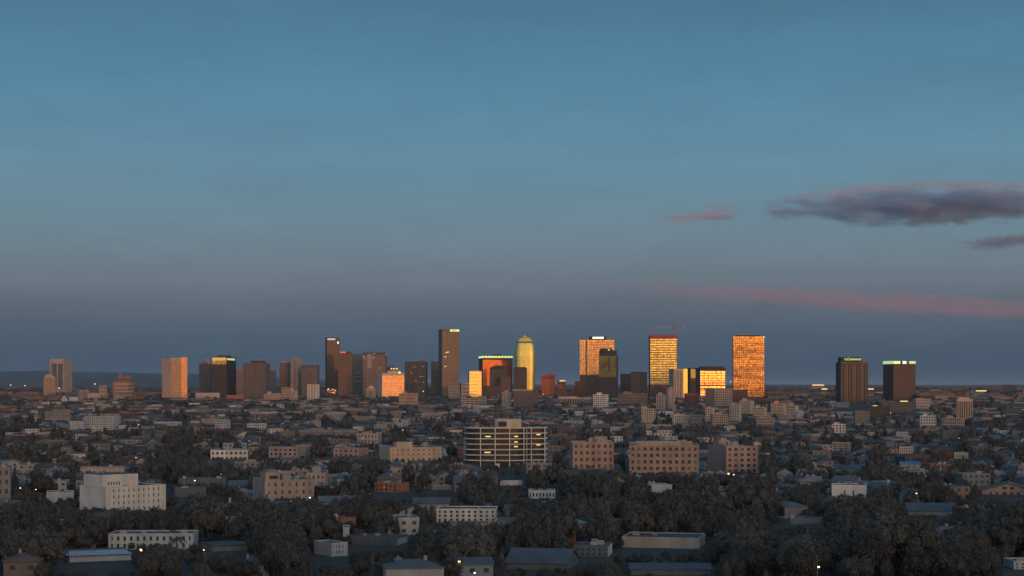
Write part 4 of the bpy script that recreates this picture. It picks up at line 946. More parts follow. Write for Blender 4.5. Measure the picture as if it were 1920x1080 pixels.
def gable_house(name, label, pa, pb, eave, ridge, D, depth, wall, roof, vis, short=None, wins=(), turn=0.0, across=False, group=None):
    """house with its gable towards the camera (across: its long side)"""
    S_ = Sm(D); w = (pb - pa) * S_; cx = X((pa + pb) / 2, D + depth / 2)
    root = empty(name, (cx, D + depth / 2, 0), R(turn) - math.atan2(cx, D), label=label, cat='house', group=group)
    ze, zr = Z(eave, D), Z(ridge, D); hw, hd = w / 2, depth / 2
    ze = max(1.8, ze); mb = MB()
    if not across:
        mb.v = [(-hw, -hd, 0), (hw, -hd, 0), (hw, -hd, ze), (0, -hd, zr), (-hw, -hd, ze), (-hw, hd, 0), (hw, hd, 0), (hw, hd, ze), (0, hd, zr), (-hw, hd, ze)]
        mb.f = [(0, 1, 2, 3, 4), (9, 8, 7, 6, 5), (1, 6, 7, 2), (5, 0, 4, 9)]; mb.m = [0] * 4
        rf = MB(); o_ = .5; sl = (zr - ze) / hw
        for sg in (-1, 1):
            xe, z_e = sg * (hw + o_), ze - o_ * sl
            n = len(rf.v); rf.v += [(xe, -hd - o_, z_e + .03), (0, -hd - o_, zr + .03), (0, hd + o_, zr + .03), (xe, hd + o_, z_e + .03), (xe, -hd - o_, z_e + .28), (0, -hd - o_, zr + .28), (0, hd + o_, zr + .28), (xe, hd + o_, z_e + .28)]
            rf.f += [(n, n + 1, n + 2, n + 3), (n + 7, n + 6, n + 5, n + 4), (n, n + 4, n + 5, n + 1), (n + 3, n + 2, n + 6, n + 7), (n, n + 3, n + 7, n + 4)]; rf.m += [0] * 5
    else:
        mb.box(-hw, hw, -hd, hd, 0, ze)
        rf = MB(); o_ = .5; sl = (zr - ze) / hd
        for sg in (-1, 1):
            ye, z_e = sg * (hd + o_), ze - o_ * sl
            n = len(rf.v); rf.v += [(-hw - o_, ye, z_e + .03), (-hw - o_, 0, zr + .03), (hw + o_, 0, zr + .03), (hw + o_, ye, z_e + .03), (-hw - o_, ye, z_e + .28), (-hw - o_, 0, zr + .28), (hw + o_, 0, zr + .28), (hw + o_, ye, z_e + .28)]
            rf.f += [(n, n + 1, n + 2, n + 3), (n + 7, n + 6, n + 5, n + 4), (n, n + 4, n + 5, n + 1), (n + 3, n + 2, n + 6, n + 7), (n, n + 3, n + 7, n + 4)]; rf.m += [0] * 5
        gb = len(mb.v); mb.v += [(-hw, -hd, ze), (-hw, hd, ze), (-hw, 0, zr), (hw, -hd, ze), (hw, hd, ze), (hw, 0, zr)]
        mb.f += [(gb, gb + 2, gb + 1), (gb + 3, gb + 4, gb + 5)]; mb.m += [0, 0]
    mb.build('wall', M[wall], root); rf.build('roof', M[roof], root)
    for (xa, xb, ya, yb) in wins:
        MB().box((xa - (pa + pb) / 2) * S_, (xb - (pa + pb) / 2) * S_, -hd - .06, -hd + .1, Z(yb, D), Z(ya, D)).build('window', M['win'], root)
    HERO.append((pa, pb, ridge, vis, D, math.hypot(hw, hd), short, cx, D + depth / 2))
    return root
gable_house('gabled_hall', 'orange-brown gabled hall with two rows of square windows, right edge', 1843, 1938, 927, 907, 880, 26, 'brick', 'roof_grey', 937, 'orange-brown gabled hall',
            [(1857, 1861, 923, 929), (1868, 1872, 923, 929), (1880, 1888, 923, 929), (1894, 1900, 923, 929), (1906, 1912, 923, 929), (1880, 1888, 913, 918), (1894, 1901, 913, 918)])
gable_house('blue_roofed_barn', 'large low barn with a broad blue-grey pitched roof, bottom left', 122, 242, 1068, 1049, 545, 22, 'cool_white', 'roof_blue', 1072, 'blue-roofed barn', across=True, turn=8)
gable_house('blue_roofed_barn', 'wide blue-grey roofed house at the bottom edge near the centre', 960, 1075, 1056, 1035, 520, 20, 'bluegrey', 'roof_blue', 1064, 'bottom-centre blue roof', across=True, turn=-12)
gable_house('blue_roofed_barn', 'long blue-grey roof along the bottom edge under the blank hall', 1180, 1330, 1074, 1062, 505, 16, 'bluegrey', 'roof_blue', 1076, None, across=True, turn=4)
gable_house('pitched_house', 'grey pitched-roof house with pale gable, right of the orange lamp', 385, 460, 1035, 1022, 580, 14, 'grey', 'roof_blue', 1038, None, across=True, turn=20)
gable_house('pitched_house', 'pale ridge-roofed house below the plain white house', 1698, 1790, 958, 946, 740, 16, 'grey', 'roof_blue', 965, 'pale ridge-roofed house', across=True, turn=10)
gable_house('bright_roof_hall', 'small hall with a vivid blue sheet roof, right middle', 1688, 1726, 872, 867, 1180, 18, 'cool_white', 'roof_bright_blue', 874, 'vivid blue-roofed hall', across=True)
gable_house('teal_roof_hall', 'small hall with a teal roof before the dark finned sign tower', 1562, 1592, 757.5, 754, 3200, 26, 'grey', 'roof_teal', 760, 'teal-roofed hall', across=True)
gable_house('grey_roof_hall', 'long hall with a faded blue roof above the plain white house', 1566, 1612, 880, 873, 1120, 18, 'grey', 'roof_blue', 882, None, across=True)
gable_house('pitched_house', 'small pale gabled pair of roofs in the upper left by the domed hall', 130, 152, 744, 737, 3850, 20, 'cool_white', 'roof_blue', 752, None, across=True)
gable_house('tent_hall', 'tiny white tent-like pointed roof at the upper left', 113, 127, 750, 741, 3700, 16, 'cool_white', 'roof_grey', 752, None)

# lit things near the horizon
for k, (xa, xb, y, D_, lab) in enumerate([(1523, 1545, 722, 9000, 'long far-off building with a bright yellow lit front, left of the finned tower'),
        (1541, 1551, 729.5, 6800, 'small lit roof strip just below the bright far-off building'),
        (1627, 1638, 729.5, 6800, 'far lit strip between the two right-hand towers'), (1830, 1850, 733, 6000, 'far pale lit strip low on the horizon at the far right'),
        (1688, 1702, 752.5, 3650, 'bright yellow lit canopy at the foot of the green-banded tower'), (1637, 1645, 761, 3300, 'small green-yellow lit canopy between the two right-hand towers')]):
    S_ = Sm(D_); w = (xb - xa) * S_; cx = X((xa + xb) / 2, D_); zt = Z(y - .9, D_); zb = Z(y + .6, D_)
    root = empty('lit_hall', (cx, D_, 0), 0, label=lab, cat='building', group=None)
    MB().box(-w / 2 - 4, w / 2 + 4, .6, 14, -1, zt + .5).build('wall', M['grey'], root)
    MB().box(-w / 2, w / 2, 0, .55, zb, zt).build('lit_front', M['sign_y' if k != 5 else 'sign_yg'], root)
    MB().box(-w / 2 - 4.5, w / 2 + 4.5, .1, 14.5, zt + .55, zt + 1.5).build('roof', M['roof_dark'], root)
    HERO.append((xa, xb, y, y + 2, D_, w / 2 + 8, None, cx, D_ + 7))
# advertising lights at the foot of the black tower
D_ = 4150; root = empty('red_lit_stand', (X(620, D_), D_, 0), 0, label='cluster of red and white advertising lights at the foot of the black tower', cat='lit stand')
MB().box(-12 * Sm(D_), 12 * Sm(D_), 1, 12, -1, Z(738, D_)).build('wall', M['maroon'], root)
r_ = random.Random(3)
for i in range(16):
    x = r_.uniform(-10, 10) * Sm(D_); z = Z(r_.uniform(729, 737), D_)
    MB().box(x - r_.uniform(.6, 1.6), x + r_.uniform(.6, 1.6), .2, .9, z - .8, z + .8).build('sign_lamp', M[('sign_red', 'sign_red', 'sign_w', 'lit_win')[i % 4]], root)
MB().box(-11 * Sm(D_), 11 * Sm(D_), .95, 1.6, 0, Z(728.5, D_)).build('frame', M['maroon'], root)
HERO.append((608, 632, 728, 738, D_, 20, None, X(620, D_), D_ + 6))
HAZE = 1.7e-5
# ---------------------------------------------------------------- clouds
def cloud_mat(name, col, dens, nscale, thr, soft, stretch=(1, 1, 1)):
    m = bpy.data.materials.new(name); m.use_nodes = True; nt = m.node_tree; nt.nodes.clear(); L = nt.links.new
    o = nt.nodes.new('ShaderNodeOutputMaterial'); pv = nt.nodes.new('ShaderNodeVolumePrincipled')
    pv.inputs['Color'].default_value = (*col, 1); pv.inputs['Anisotropy'].default_value = 0.0
    t = nt.nodes.new('ShaderNodeTexCoord')
    mp = nt.nodes.new('ShaderNodeMapping'); mp.inputs['Scale'].default_value = stretch
    L(t.outputs['Object'], mp.inputs[0])
    n = nt.nodes.new('ShaderNodeTexNoise'); n.inputs['Scale'].default_value = nscale; n.inputs['Detail'].default_value = 5; n.inputs['Roughness'].default_value = 0.62
    L(mp.outputs[0], n.inputs['Vector'])
    # distance from the cloud's centre in its own unit ball (object scale shapes it)
    ln = nt.nodes.new('ShaderNodeVectorMath'); ln.operation = 'LENGTH'
    sc_ = nt.nodes.new('ShaderNodeTexCoord'); L(sc_.outputs['Object'], ln.inputs[0])
    a = nt.nodes.new('ShaderNodeMath'); a.operation = 'MULTIPLY_ADD'; a.inputs[1].default_value = -1.0; a.inputs[2].default_value = 1.0
    L(ln.outputs['Value'], a.inputs[0])                          # 1 - r
    b_ = nt.nodes.new('ShaderNodeMath'); b_.operation = 'MULTIPLY_ADD'; b_.inputs[1].default_value = soft; L(a.outputs[0], b_.inputs[0])
    nn = nt.nodes.new('ShaderNodeMath'); nn.operation = 'SUBTRACT'; nn.operation = 'MULTIPLY_ADD'; nn.inputs[1].default_value = 1.8; nn.inputs[2].default_value = -1.8 * thr - 0.2; L(n.outputs['Fac'], nn.inputs[0])
    L(nn.outputs[0], b_.inputs[2])
    c = nt.nodes.new('ShaderNodeMapRange'); c.inputs['From Min'].default_value = 0.0; c.inputs['From Max'].default_value = 0.35; c.inputs['To Max'].default_value = dens
    L(b_.outputs[0], c.inputs['Value']); L(c.outputs[0], pv.inputs['Density'])
    L(pv.outputs[0], o.inputs['Volume'])
    return m
def cloud(label, px, py, wpx, hpx, D, mat, tilt=0.0, depth=0.5):
    S_ = Sm(D)
    import bmesh
    bm = bmesh.new(); bmesh.ops.create_icosphere(bm, subdivisions=3, radius=1.0)
    me = bpy.data.meshes.new('cloud'); bm.to_mesh(me); bm.free(); me.materials.append(mat)
    o = bpy.data.objects.new('cloud', me); COL.objects.link(o)
    o.location = (X(px, D), D, Z(py, D)); o.scale = (wpx * S_ / 2, wpx * S_ / 2 * depth, hpx * S_ / 2)
    o.rotation_euler = (0, R(tilt), 0)
    return tag(o, label, 'cloud')
DC = 24000
c1 = cloud_mat('shade_tinted_cloud', (0.55, 0.66, 0.80), 0.0052, 2.6, 0.47, 0.66, (2.0, 1.2, .75))  # blue-grey tint imitates unlit cloud and offsets the red sunlight
c2 = cloud_mat('sunset_tinted_streak', (1.0, 0.66, 0.76), 0.00024, 2.4, 0.42, 0.8, (2.2, 1, .5))  # pink of the sunset light is put into the streak colour
c3 = cloud_mat('sunset_tinted_cloud', (1.0, 0.74, 0.80), 0.0022, 3.0, 0.42, 0.62, (2.6, 1.2, .6))  # sunlit pink is put into the cloud colour
cloud('long dark mauve cloud bank across the right side of the sky', 1765, 385, 720, 82, DC, c1, tilt=-1.0, depth=.35)
cloud('thin added pink-tinted fringe along the left top edge of the cloud bank', 1600, 358, 280, 30, DC - 1500, c3, tilt=-6, depth=.2)  # extra wisp added to imitate the sunlit top edge
cloud('thin added pink-tinted fringe along the top of the cloud bank near the frame edge', 1800, 346, 320, 26, DC - 1500, c3, tilt=0, depth=.2)  # second extra wisp imitating the lit edge
cloud('small dark wisp of cloud just left of the long cloud bank', 1472, 399, 84, 40, DC, c1)
cloud('small pinkish arrow-shaped cloud alone in mid sky', 1350, 397, 84, 44, DC, c3, tilt=0)
cloud('added grey-tinted wisp as shaded underside of the small arrow-shaped pink cloud', 1345, 408, 90, 16, DC + 900, c1)  # separate grey copy added to show the shaded base
cloud('slim pink tail of cloud trailing left from the small arrow-shaped cloud', 1296, 408, 160, 22, DC, c3, tilt=-4)
cloud('dark wisp of cloud under the cloud bank at the right frame edge', 1885, 453, 190, 34, DC, c1, tilt=-6)
cloud('long faint pink streak of cloud sloping low above the towers', 1640, 566, 1120, 40, DC + 12000, c2, tilt=3.4, depth=.4)
cloud('short brighter pink streak lying in the lower half of the long one', 1760, 580, 620, 24, DC + 9000, c2, tilt=3.0, depth=.3)

# ---------------------------------------------------------------- added thin haze, put in to lift the dark tones
hz = MB().box(-22600, 22600, -5100, 61000, -3, 235)
m = bpy.data.materials.new('haze'); m.use_nodes = True; n_ = m.node_tree; n_.nodes.clear()
o_ = n_.nodes.new('ShaderNodeOutputMaterial'); v_ = n_.nodes.new('ShaderNodeVolumePrincipled')
v_.inputs['Color'].default_value = (0.52, 0.68, 0.90, 1); v_.inputs['Density'].default_value = HAZE
n_.links.new(v_.outputs[0], o_.inputs['Volume'])
tag(hz.build('haze', m), 'thin haze added over the whole plain to lift its dark tones', kind='stuff')

# ---------------------------------------------------------------- labels for the many small things
LM = [(h[0], h[1], h[2], h[3], h[6]) for h in HERO if h[6]]
def landmark(px, py):
    best = None
    for a, c, t, v, n in LM:
        cx_, cy_ = (a + c) / 2, (t + v) / 2
        dx = max(a - px, 0, px - c); dy = max(t - py, 0, py - v)
        dd = math.hypot(dx, dy * 1.5) + 0.05 * abs(px - cx_)
        if best is None or dd < best[0]: best = (dd, px - cx_, dx, dy, py - v, n)
    n0_ = 0
    _, ddx, dx, dy, below, n = best
    if dx > dy * 1.2: rel = 'right of' if ddx > 0 else 'left of'
    elif below > 0: rel = 'in front of'
    else: rel = 'behind'
    return rel, n
ORD = ['first', 'second', 'third', 'fourth', 'fifth', 'sixth', 'seventh', 'eighth', 'ninth', 'tenth', 'eleventh', 'twelfth', 'thirteenth', 'fourteenth', 'fifteenth', 'sixteenth', 'seventeenth', 'eighteenth', 'nineteenth', 'twentieth']
PENDING = []      # (object, adjectives+noun, px, py, D)
def finish_labels():
    d = {}
    for o, adj, px, py, D in PENDING:
        rel, n = landmark(px, py)
        d.setdefault((adj, rel, n), []).append((px, py, D, o))
    for (adj, rel, n), L in d.items():
        base = f'{adj} {rel} the {n}'
        if len(L) == 1: L[0][3]['label'] = base; continue
        L.sort(key=lambda t: t[0])
        # split long runs into a near and a far row first
        if len(L) > 6:
            Ls = sorted(L, key=lambda t: t[2]); k = len(Ls) // 2
            rows_ = [('in nearer row', sorted(Ls[:k], key=lambda t: t[0])), ('in farther row', sorted(Ls[k:], key=lambda t: t[0]))]
        else: rows_ = [('', L)]
        for suf, row in rows_:
            for i, t in enumerate(row):
                w = 'leftmost' if i == 0 else ('rightmost' if i == len(row) - 1 else f'{ORD[min(i, 19)]} from left')
                lab_ = f'{base}, {w} {suf}'.strip()
                if len(lab_.replace('-', '-').split()) > 16: lab_ = lab_.replace(' dark ', ' ', 1).replace(' with ', ', ', 1)
                if len(lab_.split()) > 16: lab_ = lab_.replace('nearer row', 'nearer').replace('farther row', 'farther').replace(' in ', ' ')
                t[3]['label'] = lab_

# ---------------------------------------------------------------- streets
GA = R(11.0); ca, sa = math.cos(GA), math.sin(GA)
def uv2xy(u, v): return u * ca - v * sa, u * sa + v * ca
def xy2uv(x, y): return x * ca + y * sa, -x * sa + y * ca
ROW, BLK, RW = 70.0, 190.0, 5.0
me_ = MB()
def strip(u0, u1, v0, v1, z):
    me_.poly([(*uv2xy(u0, v0), z), (*uv2xy(u1, v0), z), (*uv2xy(u1, v1), z), (*uv2xy(u0, v1), z)])
for k in range(-8, 52):
    v = k * ROW
    if 330 < v < 1400: strip(-1700, 1900, v - RW, v + RW, .03)
for k in range(-9, 11):
    u = k * BLK; strip(u - RW * 1.2, u + RW * 1.2, 330, 1400, .06)
me_.build('road', M['asphalt'], None, kind='structure')

# ---------------------------------------------------------------- houses
def in_view(x, y, D, h, marg=40):
    px = 960 + x / D * F
    return -marg < px < 1920 + marg
HB = np.array([(h[7], h[8], h[5]) for h in HERO])
def blocked(x, y, r, ztop):
    if len(HB) and np.any(np.hypot(HB[:, 0] - x, HB[:, 1] - y) < HB[:, 2] * .95 + r): return True
    pw = r / y * F; px = 960 + x / y * F; ty = YH + (CAM_H - ztop - ground_z(x, y)) / y * F
    for a, c, t, v, D, *_ in HERO:
        if y < D and px + pw > a and px - pw < c and ty < v - 1: return True
    return False
WALLC = {'white': (.40, .39, .37), 'cream': (.36, .31, .26), 'pale grey': (.26, .27, .28), 'tan': (.26, .205, .165), 'pink': (.31, .235, .215), 'brown': (.17, .12, .10), 'brick red': (.25, .13, .10), 'pale blue': (.23, .28, .31)}
ROOFC = {'grey': (.11, .11, .113), 'blue-grey': (.09, .108, .132), 'dark': (.065, .063, .06), 'brown': (.11, .085, .07), 'teal': (.06, .11, .12), 'pale': (.19, .19, .19)}
mw = {k: matte(k.replace(' ', '_') + '_house_wall', tuple(.72 * q for q in v), rnd=.12) for k, v in WALLC.items()}
mr_ = {k: matte(k.replace(' ', '_').replace('-', '_') + '_house_roof', v, rnd=.12, streak=False) for k, v in ROOFC.items()}
def house_geo(kind, w, d, h, rh):
    """faces as (verts, tone 'w' wall | 'r' roof | 'g' window); origin at the ground centre"""
    hw, hd = w / 2, d / 2; F_ = []
    A = lambda *p: [tuple(q) for q in p]
    def walls(z):
        for (x0, y0, x1, y1) in ((-hw, -hd, hw, -hd), (hw, -hd, hw, hd), (hw, hd, -hw, hd), (-hw, hd, -hw, -hd)):
            F_.append((A((x0, y0, 0), (x1, y1, 0), (x1, y1, z), (x0, y0, z)), 'w'))
    walls(h)
    o = .5
    if kind == 'gable':
        sl = rh / hd; zo = h - o * sl
        F_.append((A((-hw - o, -hd - o, zo), (hw + o, -hd - o, zo), (hw + o, 0, h + rh), (-hw - o, 0, h + rh)), 'r'))
        F_.append((A((hw + o, hd + o, zo), (-hw - o, hd + o, zo), (-hw - o, 0, h + rh), (hw + o, 0, h + rh)), 'r'))
        for sx in (-1, 1): F_.append((A((sx * hw, -hd, h), (sx * hw, hd, h), (sx * hw, 0, h + rh - .05)), 'w'))
    elif kind == 'hip':
        r = max(.5, hw - hd)
        e = [(-hw - o, -hd - o, h), (hw + o, -hd - o, h), (hw + o, hd + o, h), (-hw - o, hd + o, h)]
        F_.append((A(e[0], e[1], (r, 0, h + rh), (-r, 0, h + rh)), 'r')); F_.append((A(e[2], e[3], (-r, 0, h + rh), (r, 0, h + rh)), 'r'))
        F_.append((A(e[1], e[2], (r, 0, h + rh)), 'r')); F_.append((A(e[3], e[0], (-r, 0, h + rh)), 'r'))
    else:
        F_.append((A((-hw + .3, -hd + .3, h - .4), (hw - .3, -hd + .3, h - .4), (hw - .3, hd - .3, h - .4), (-hw + .3, hd - .3, h - .4)), 'r'))
        # parapet thickness
        for (x0, y0, x1, y1, a0, b0, a1, b1) in ((-hw, -hd, hw, -hd, -hw + .3, -hd + .3, hw - .3, -hd + .3), (hw, -hd, hw, hd, hw - .3, -hd + .3, hw - .3, hd - .3), (hw, hd, -hw, hd, hw - .3, hd - .3, -hw + .3, hd - .3), (-hw, hd, -hw, -hd, -hw + .3, hd - .3, -hw + .3, -hd + .3)):
            F_.append((A((x0, y0, h), (x1, y1, h), (a1, b1, h), (a0, b0, h)), 'w')); F_.append((A((a0, b0, h), (a1, b1, h), (a1, b1, h - .4), (a0, b0, h - .4)), 'w'))
    return F_
def win_faces(w, d, h, n, m, storey=3.0):
    F_ = []; q = .05; ns = max(1, int(h // storey))
    for s_ in range(ns):
        z0 = .9 + s_ * storey; z1 = min(z0 + 1.3, h - .35)
        for i in range(n):
            c = -w / 2 + (i + .5) * w / n; ww = min(.75, w / n * .32)
            F_.append([(c - ww, -d / 2 - q, z0), (c + ww, -d / 2 - q, z0), (c + ww, -d / 2 - q, z1), (c - ww, -d / 2 - q, z1)])
        for i in range(m):
            c = -d / 2 + (i + .5) * d / m; ww = min(.75, d / m * .32)
            for sx in (-1, 1):
                x = sx * (w / 2 + q)
                F_.append([(x, c - ww * sx * 1, z0), (x, c + ww * sx, z0), (x, c + ww * sx, z1), (x, c - ww * sx, z1)])
    return F_
def pick(r):
    k = r.random()
    if k < .45: return ('gable', r.uniform(11, 17), r.uniform(8, 11), r.choice([3.4, 6.0, 6.4]), r.uniform(1.5, 2.6))
    if k < .70: return ('hip', r.uniform(12, 17), r.uniform(9, 12), r.choice([3.4, 5.8, 6.2]), r.uniform(1.4, 2.3))
    if k < .96: return ('flat', r.uniform(12, 20), r.uniform(9, 13), r.choice([3.8, 6.6, 9.2]), 0)
    return ('flat', r.uniform(22, 34), r.uniform(12, 16), r.choice([6.6, 9.4, 9.8]), 0)
TEMPL = {}
VENT = MB().box(-.8, .8, -.6, .6, 0, 1.1).box(-.3, .3, -.3, .3, 1.1, 1.5).mesh('roof_vent', M['metal'])
def stuff_mesh(name, polys, tones, kind='stuff'):
    """polys: list of vertex lists, tones: one colour per polygon"""
    nv = [len(p) for p in polys]
    co = np.array([c for p in polys for c in p], dtype=np.float32)
    me = bpy.data.meshes.new(name)
    me.vertices.add(len(co)); me.vertices.foreach_set('co', co.ravel())
    me.loops.add(len(co)); me.loops.foreach_set('vertex_index', np.arange(len(co), dtype=np.int32))
    me.polygons.add(len(polys)); st = np.r_[0, np.cumsum(nv)[:-1]].astype(np.int32)
    me.polygons.foreach_set('loop_start', st)
    me.update(calc_edges=True); me.validate()
    at = me.attributes.new('tone', 'FLOAT_COLOR', 'FACE')
    a = np.ones((len(polys), 4), dtype=np.float32); a[:, :3] = np.array(tones, dtype=np.float32)
    at.data.foreach_set('color', a.ravel())
    me.materials.append(ATTR)
    o = bpy.data.objects.new(name, me); COL.objects.link(o); o['kind'] = kind
    return o
ATTR = attr_mat('city_fabric')
r = random.Random(21)
lots = []
v = 340.0
while v < 3700:
    for side in (-1, 1):
        vv = round(v / ROW) * ROW + side * (RW + 13)
        u = -1650.0
        while u < 1850:
            x, y = uv2xy(u, vv)
            if abs(((u + BLK / 2) % BLK) - BLK / 2) > 16 and y > 470 and in_view(x, y, y, 5): lots.append((x, y))
            u += r.uniform(17, 27)
    vv = (round(v / ROW) + .5) * ROW; u = -1650.0
    while u < 1850:
        x, y = uv2xy(u, vv)
        if y > 640 and abs(((u + BLK / 2) % BLK) - BLK / 2) > 16 and in_view(x, y, y, 5): lots.append((x, y))
        u += r.uniform(18, 30)
    v += ROW
# second row of lots in the middle of each block
v = 340.0
lots.sort(key=lambda p: p[1])
indiv = 0; polys = []; tones = []
houses_xy = []
near_fill = []
for (x, y) in lots:
    kind, w, d, h, rh = pick(r)
    x += r.uniform(-2, 2); y += r.uniform(-3, 3)
    rot = GA + (R(90) if r.random() < .35 else 0) + R(r.uniform(-4, 4)) + (0 if y < 1500 else R(r.uniform(-15, 15)))
    if y < 1100 and w > 21: w *= .7
    rad = math.hypot(w, d) / 2
    if y > 2400: w *= 1.25; h *= 1.15
    if r.random() < (.25 if y < 900 else .06): continue
    if blocked(x, y, rad * .8, h + rh): continue
    wc = r.choices(list(WALLC), [5.5, 4, 5.5, 2.2, 1.6, 1, 1.2, 2.4])[0]; rc = r.choices(list(ROOFC), [5, 5, 4, 2.5, 1.2, 1.6])[0]
    houses_xy.append((x, y, rad))
    if indiv < 290:
        indiv += 1
        key = (kind, round(w / 4) * 4, round(d / 2) * 2, round(h), wc, rc)
        w, d, h = key[1], key[2], (h)
        tk = (kind, w, d, round(h, 1))
        if tk not in TEMPL:
            fs = house_geo(kind, w, d, h, rh if kind != 'flat' else 0)
            a, b_, c = MB(), MB(), MB()
            for p, t in fs: (a if t == 'w' else b_).poly(p)
            for p in win_faces(w, d, h, max(2, int(w / 3.2)), max(1, int(d / 3.6))): c.poly(p)
            TEMPL[tk] = (a.mesh('wall'), b_.mesh('roof'), c.mesh('windows', M['win']), MB().box(-.5, .5, -.4, .4, 0, 1.8).mesh('chimney', M['brick']), {})
        wm, rm, gm_, ch, cache = TEMPL[tk]
        root = empty('house', (x, y, ground_z(x, y)), rot, cat='house', group='small houses of the residential streets')
        for nm, me0, mt in (('wall', wm, mw[wc]), ('roof', rm, mr_[rc])):
            kk = (nm, mt.name)
            if kk not in cache:
                c2_ = me0.copy(); c2_.materials.clear(); c2_.materials.append(mt); cache[kk] = c2_
            o = bpy.data.objects.new(nm, cache[kk]); COL.objects.link(o); o.parent = root
            if nm == 'roof': ro = o
        o = bpy.data.objects.new('windows', gm_); COL.objects.link(o); o.parent = root; o['kind'] = 'stuff'
        if kind != 'flat' and indiv % 2:
            o = bpy.data.objects.new('chimney', ch); COL.objects.link(o); o.parent = ro; o.location = (w * .22, 1.2, h + rh - 1.0)
        if kind == 'flat' and w > 9:
            for q_ in range(2):
                o = bpy.data.objects.new('roof_vent', VENT); COL.objects.link(o); o.parent = ro; o.location = (r.uniform(-w / 3, w / 3), r.uniform(-d / 4, d / 4), h - .4)
        size = 'small' if w < 14 else ('large' if w > 17 else 'medium')
        kd = {'gable': 'gabled', 'hip': 'hipped', 'flat': 'flat-topped'}[kind]
        PENDING.append((root, f'{wc} {kd} house with {rc} roof', 960 + x / y * F, YH + CAM_H * F / y, y))
    else:
        cr2, sr2 = math.cos(rot), math.sin(rot)
        jw = .32 + .90 * r.random() ** 1.5; wt = tuple(c * jw for c in WALLC[wc]); jr = r.uniform(.45, 1.0); rt = tuple(c * jr for c in ROOFC[rc])
        gz = ground_z(x, y) - (.4 if y > 1500 else 0)
        for p, t in house_geo(kind, w, d, h, rh):
            polys.append([(x + a * cr2 - b_ * sr2, y + a * sr2 + b_ * cr2, c + gz) for a, b_, c in p]); tones.append(wt if t == 'w' else rt)
        if y < 2600:
            for p in win_faces(w, d, h, max(2, int(w / 3.6)), max(1, int(d / 3.8))):
                polys.append([(x + a * cr2 - b_ * sr2, y + a * sr2 + b_ * cr2, c + gz) for a, b_, c in p]); tones.append((.04, .04, .045))
print('houses', indiv, 'fabric polys', len(polys))
# the far city: coarser lots out to the horizon
def far_block(x, y, w, d, h, wt, rt, rot):
    c_, s_ = math.cos(rot), math.sin(rot); hw, hd = w / 2, d / 2
    gz = ground_z(x, y) - .5
    P = lambda a, b_, c: (x + a * c_ - b_ * s_, y + a * s_ + b_ * c_, c + gz)
    polys.append([P(-hw, -hd, 0), P(hw, -hd, 0), P(hw, -hd, h), P(-hw, -hd, h)]); tones.append(wt)
    polys.append([P(hw, -hd, 0), P(hw, hd, 0), P(hw, hd, h), P(hw, -hd, h)]); tones.append(wt)
    polys.append([P(-hw, hd, 0), P(-hw, -hd, 0), P(-hw, -hd, h), P(-hw, hd, h)]); tones.append(wt)
    polys.append([P(-hw, -hd, h), P(hw, -hd, h), P(hw, hd, h), P(-hw, hd, h)]); tones.append(rt)
for (y0, y1, n, wr, hr) in ((2600, 3700, 900, (14, 34), (5, 12)), (3650, 5200, 3300, (14, 48), (6, 20)), (5200, 8000, 3800, (20, 60), (5, 22)), (8000, 14000, 3600, (30, 110), (6, 30)), (14000, 30000, 2400, (60, 260), (8, 40))):
    for _ in range(n):
        y = math.sqrt(r.uniform(y0 * y0, y1 * y1)); x = r.uniform(-.33, .33) * y
        w = r.uniform(*wr); h = hr[0] + (hr[1] - hr[0]) * r.random() ** 2.5; d = w * r.uniform(.4, .9)
        if y < 9000 and blocked(x, y, w * .5, h): continue
        wc = r.choice(list(WALLC)); rc = r.choice(list(ROOFC)); j = r.uniform(.3, .8) * (.55 if y > 5000 else 1)  # farthest blocks get darker colours to dull the sunlight on them
        far_block(x, y, w, d, h, tuple(c * j for c in WALLC[wc]), tuple(c * j for c in ROOFC[rc]), R(r.uniform(-20, 20)))
o = stuff_mesh('distant_buildings', polys, tones)
tag(o, 'mass of small distant houses and low blocks filling the plain to the horizon')

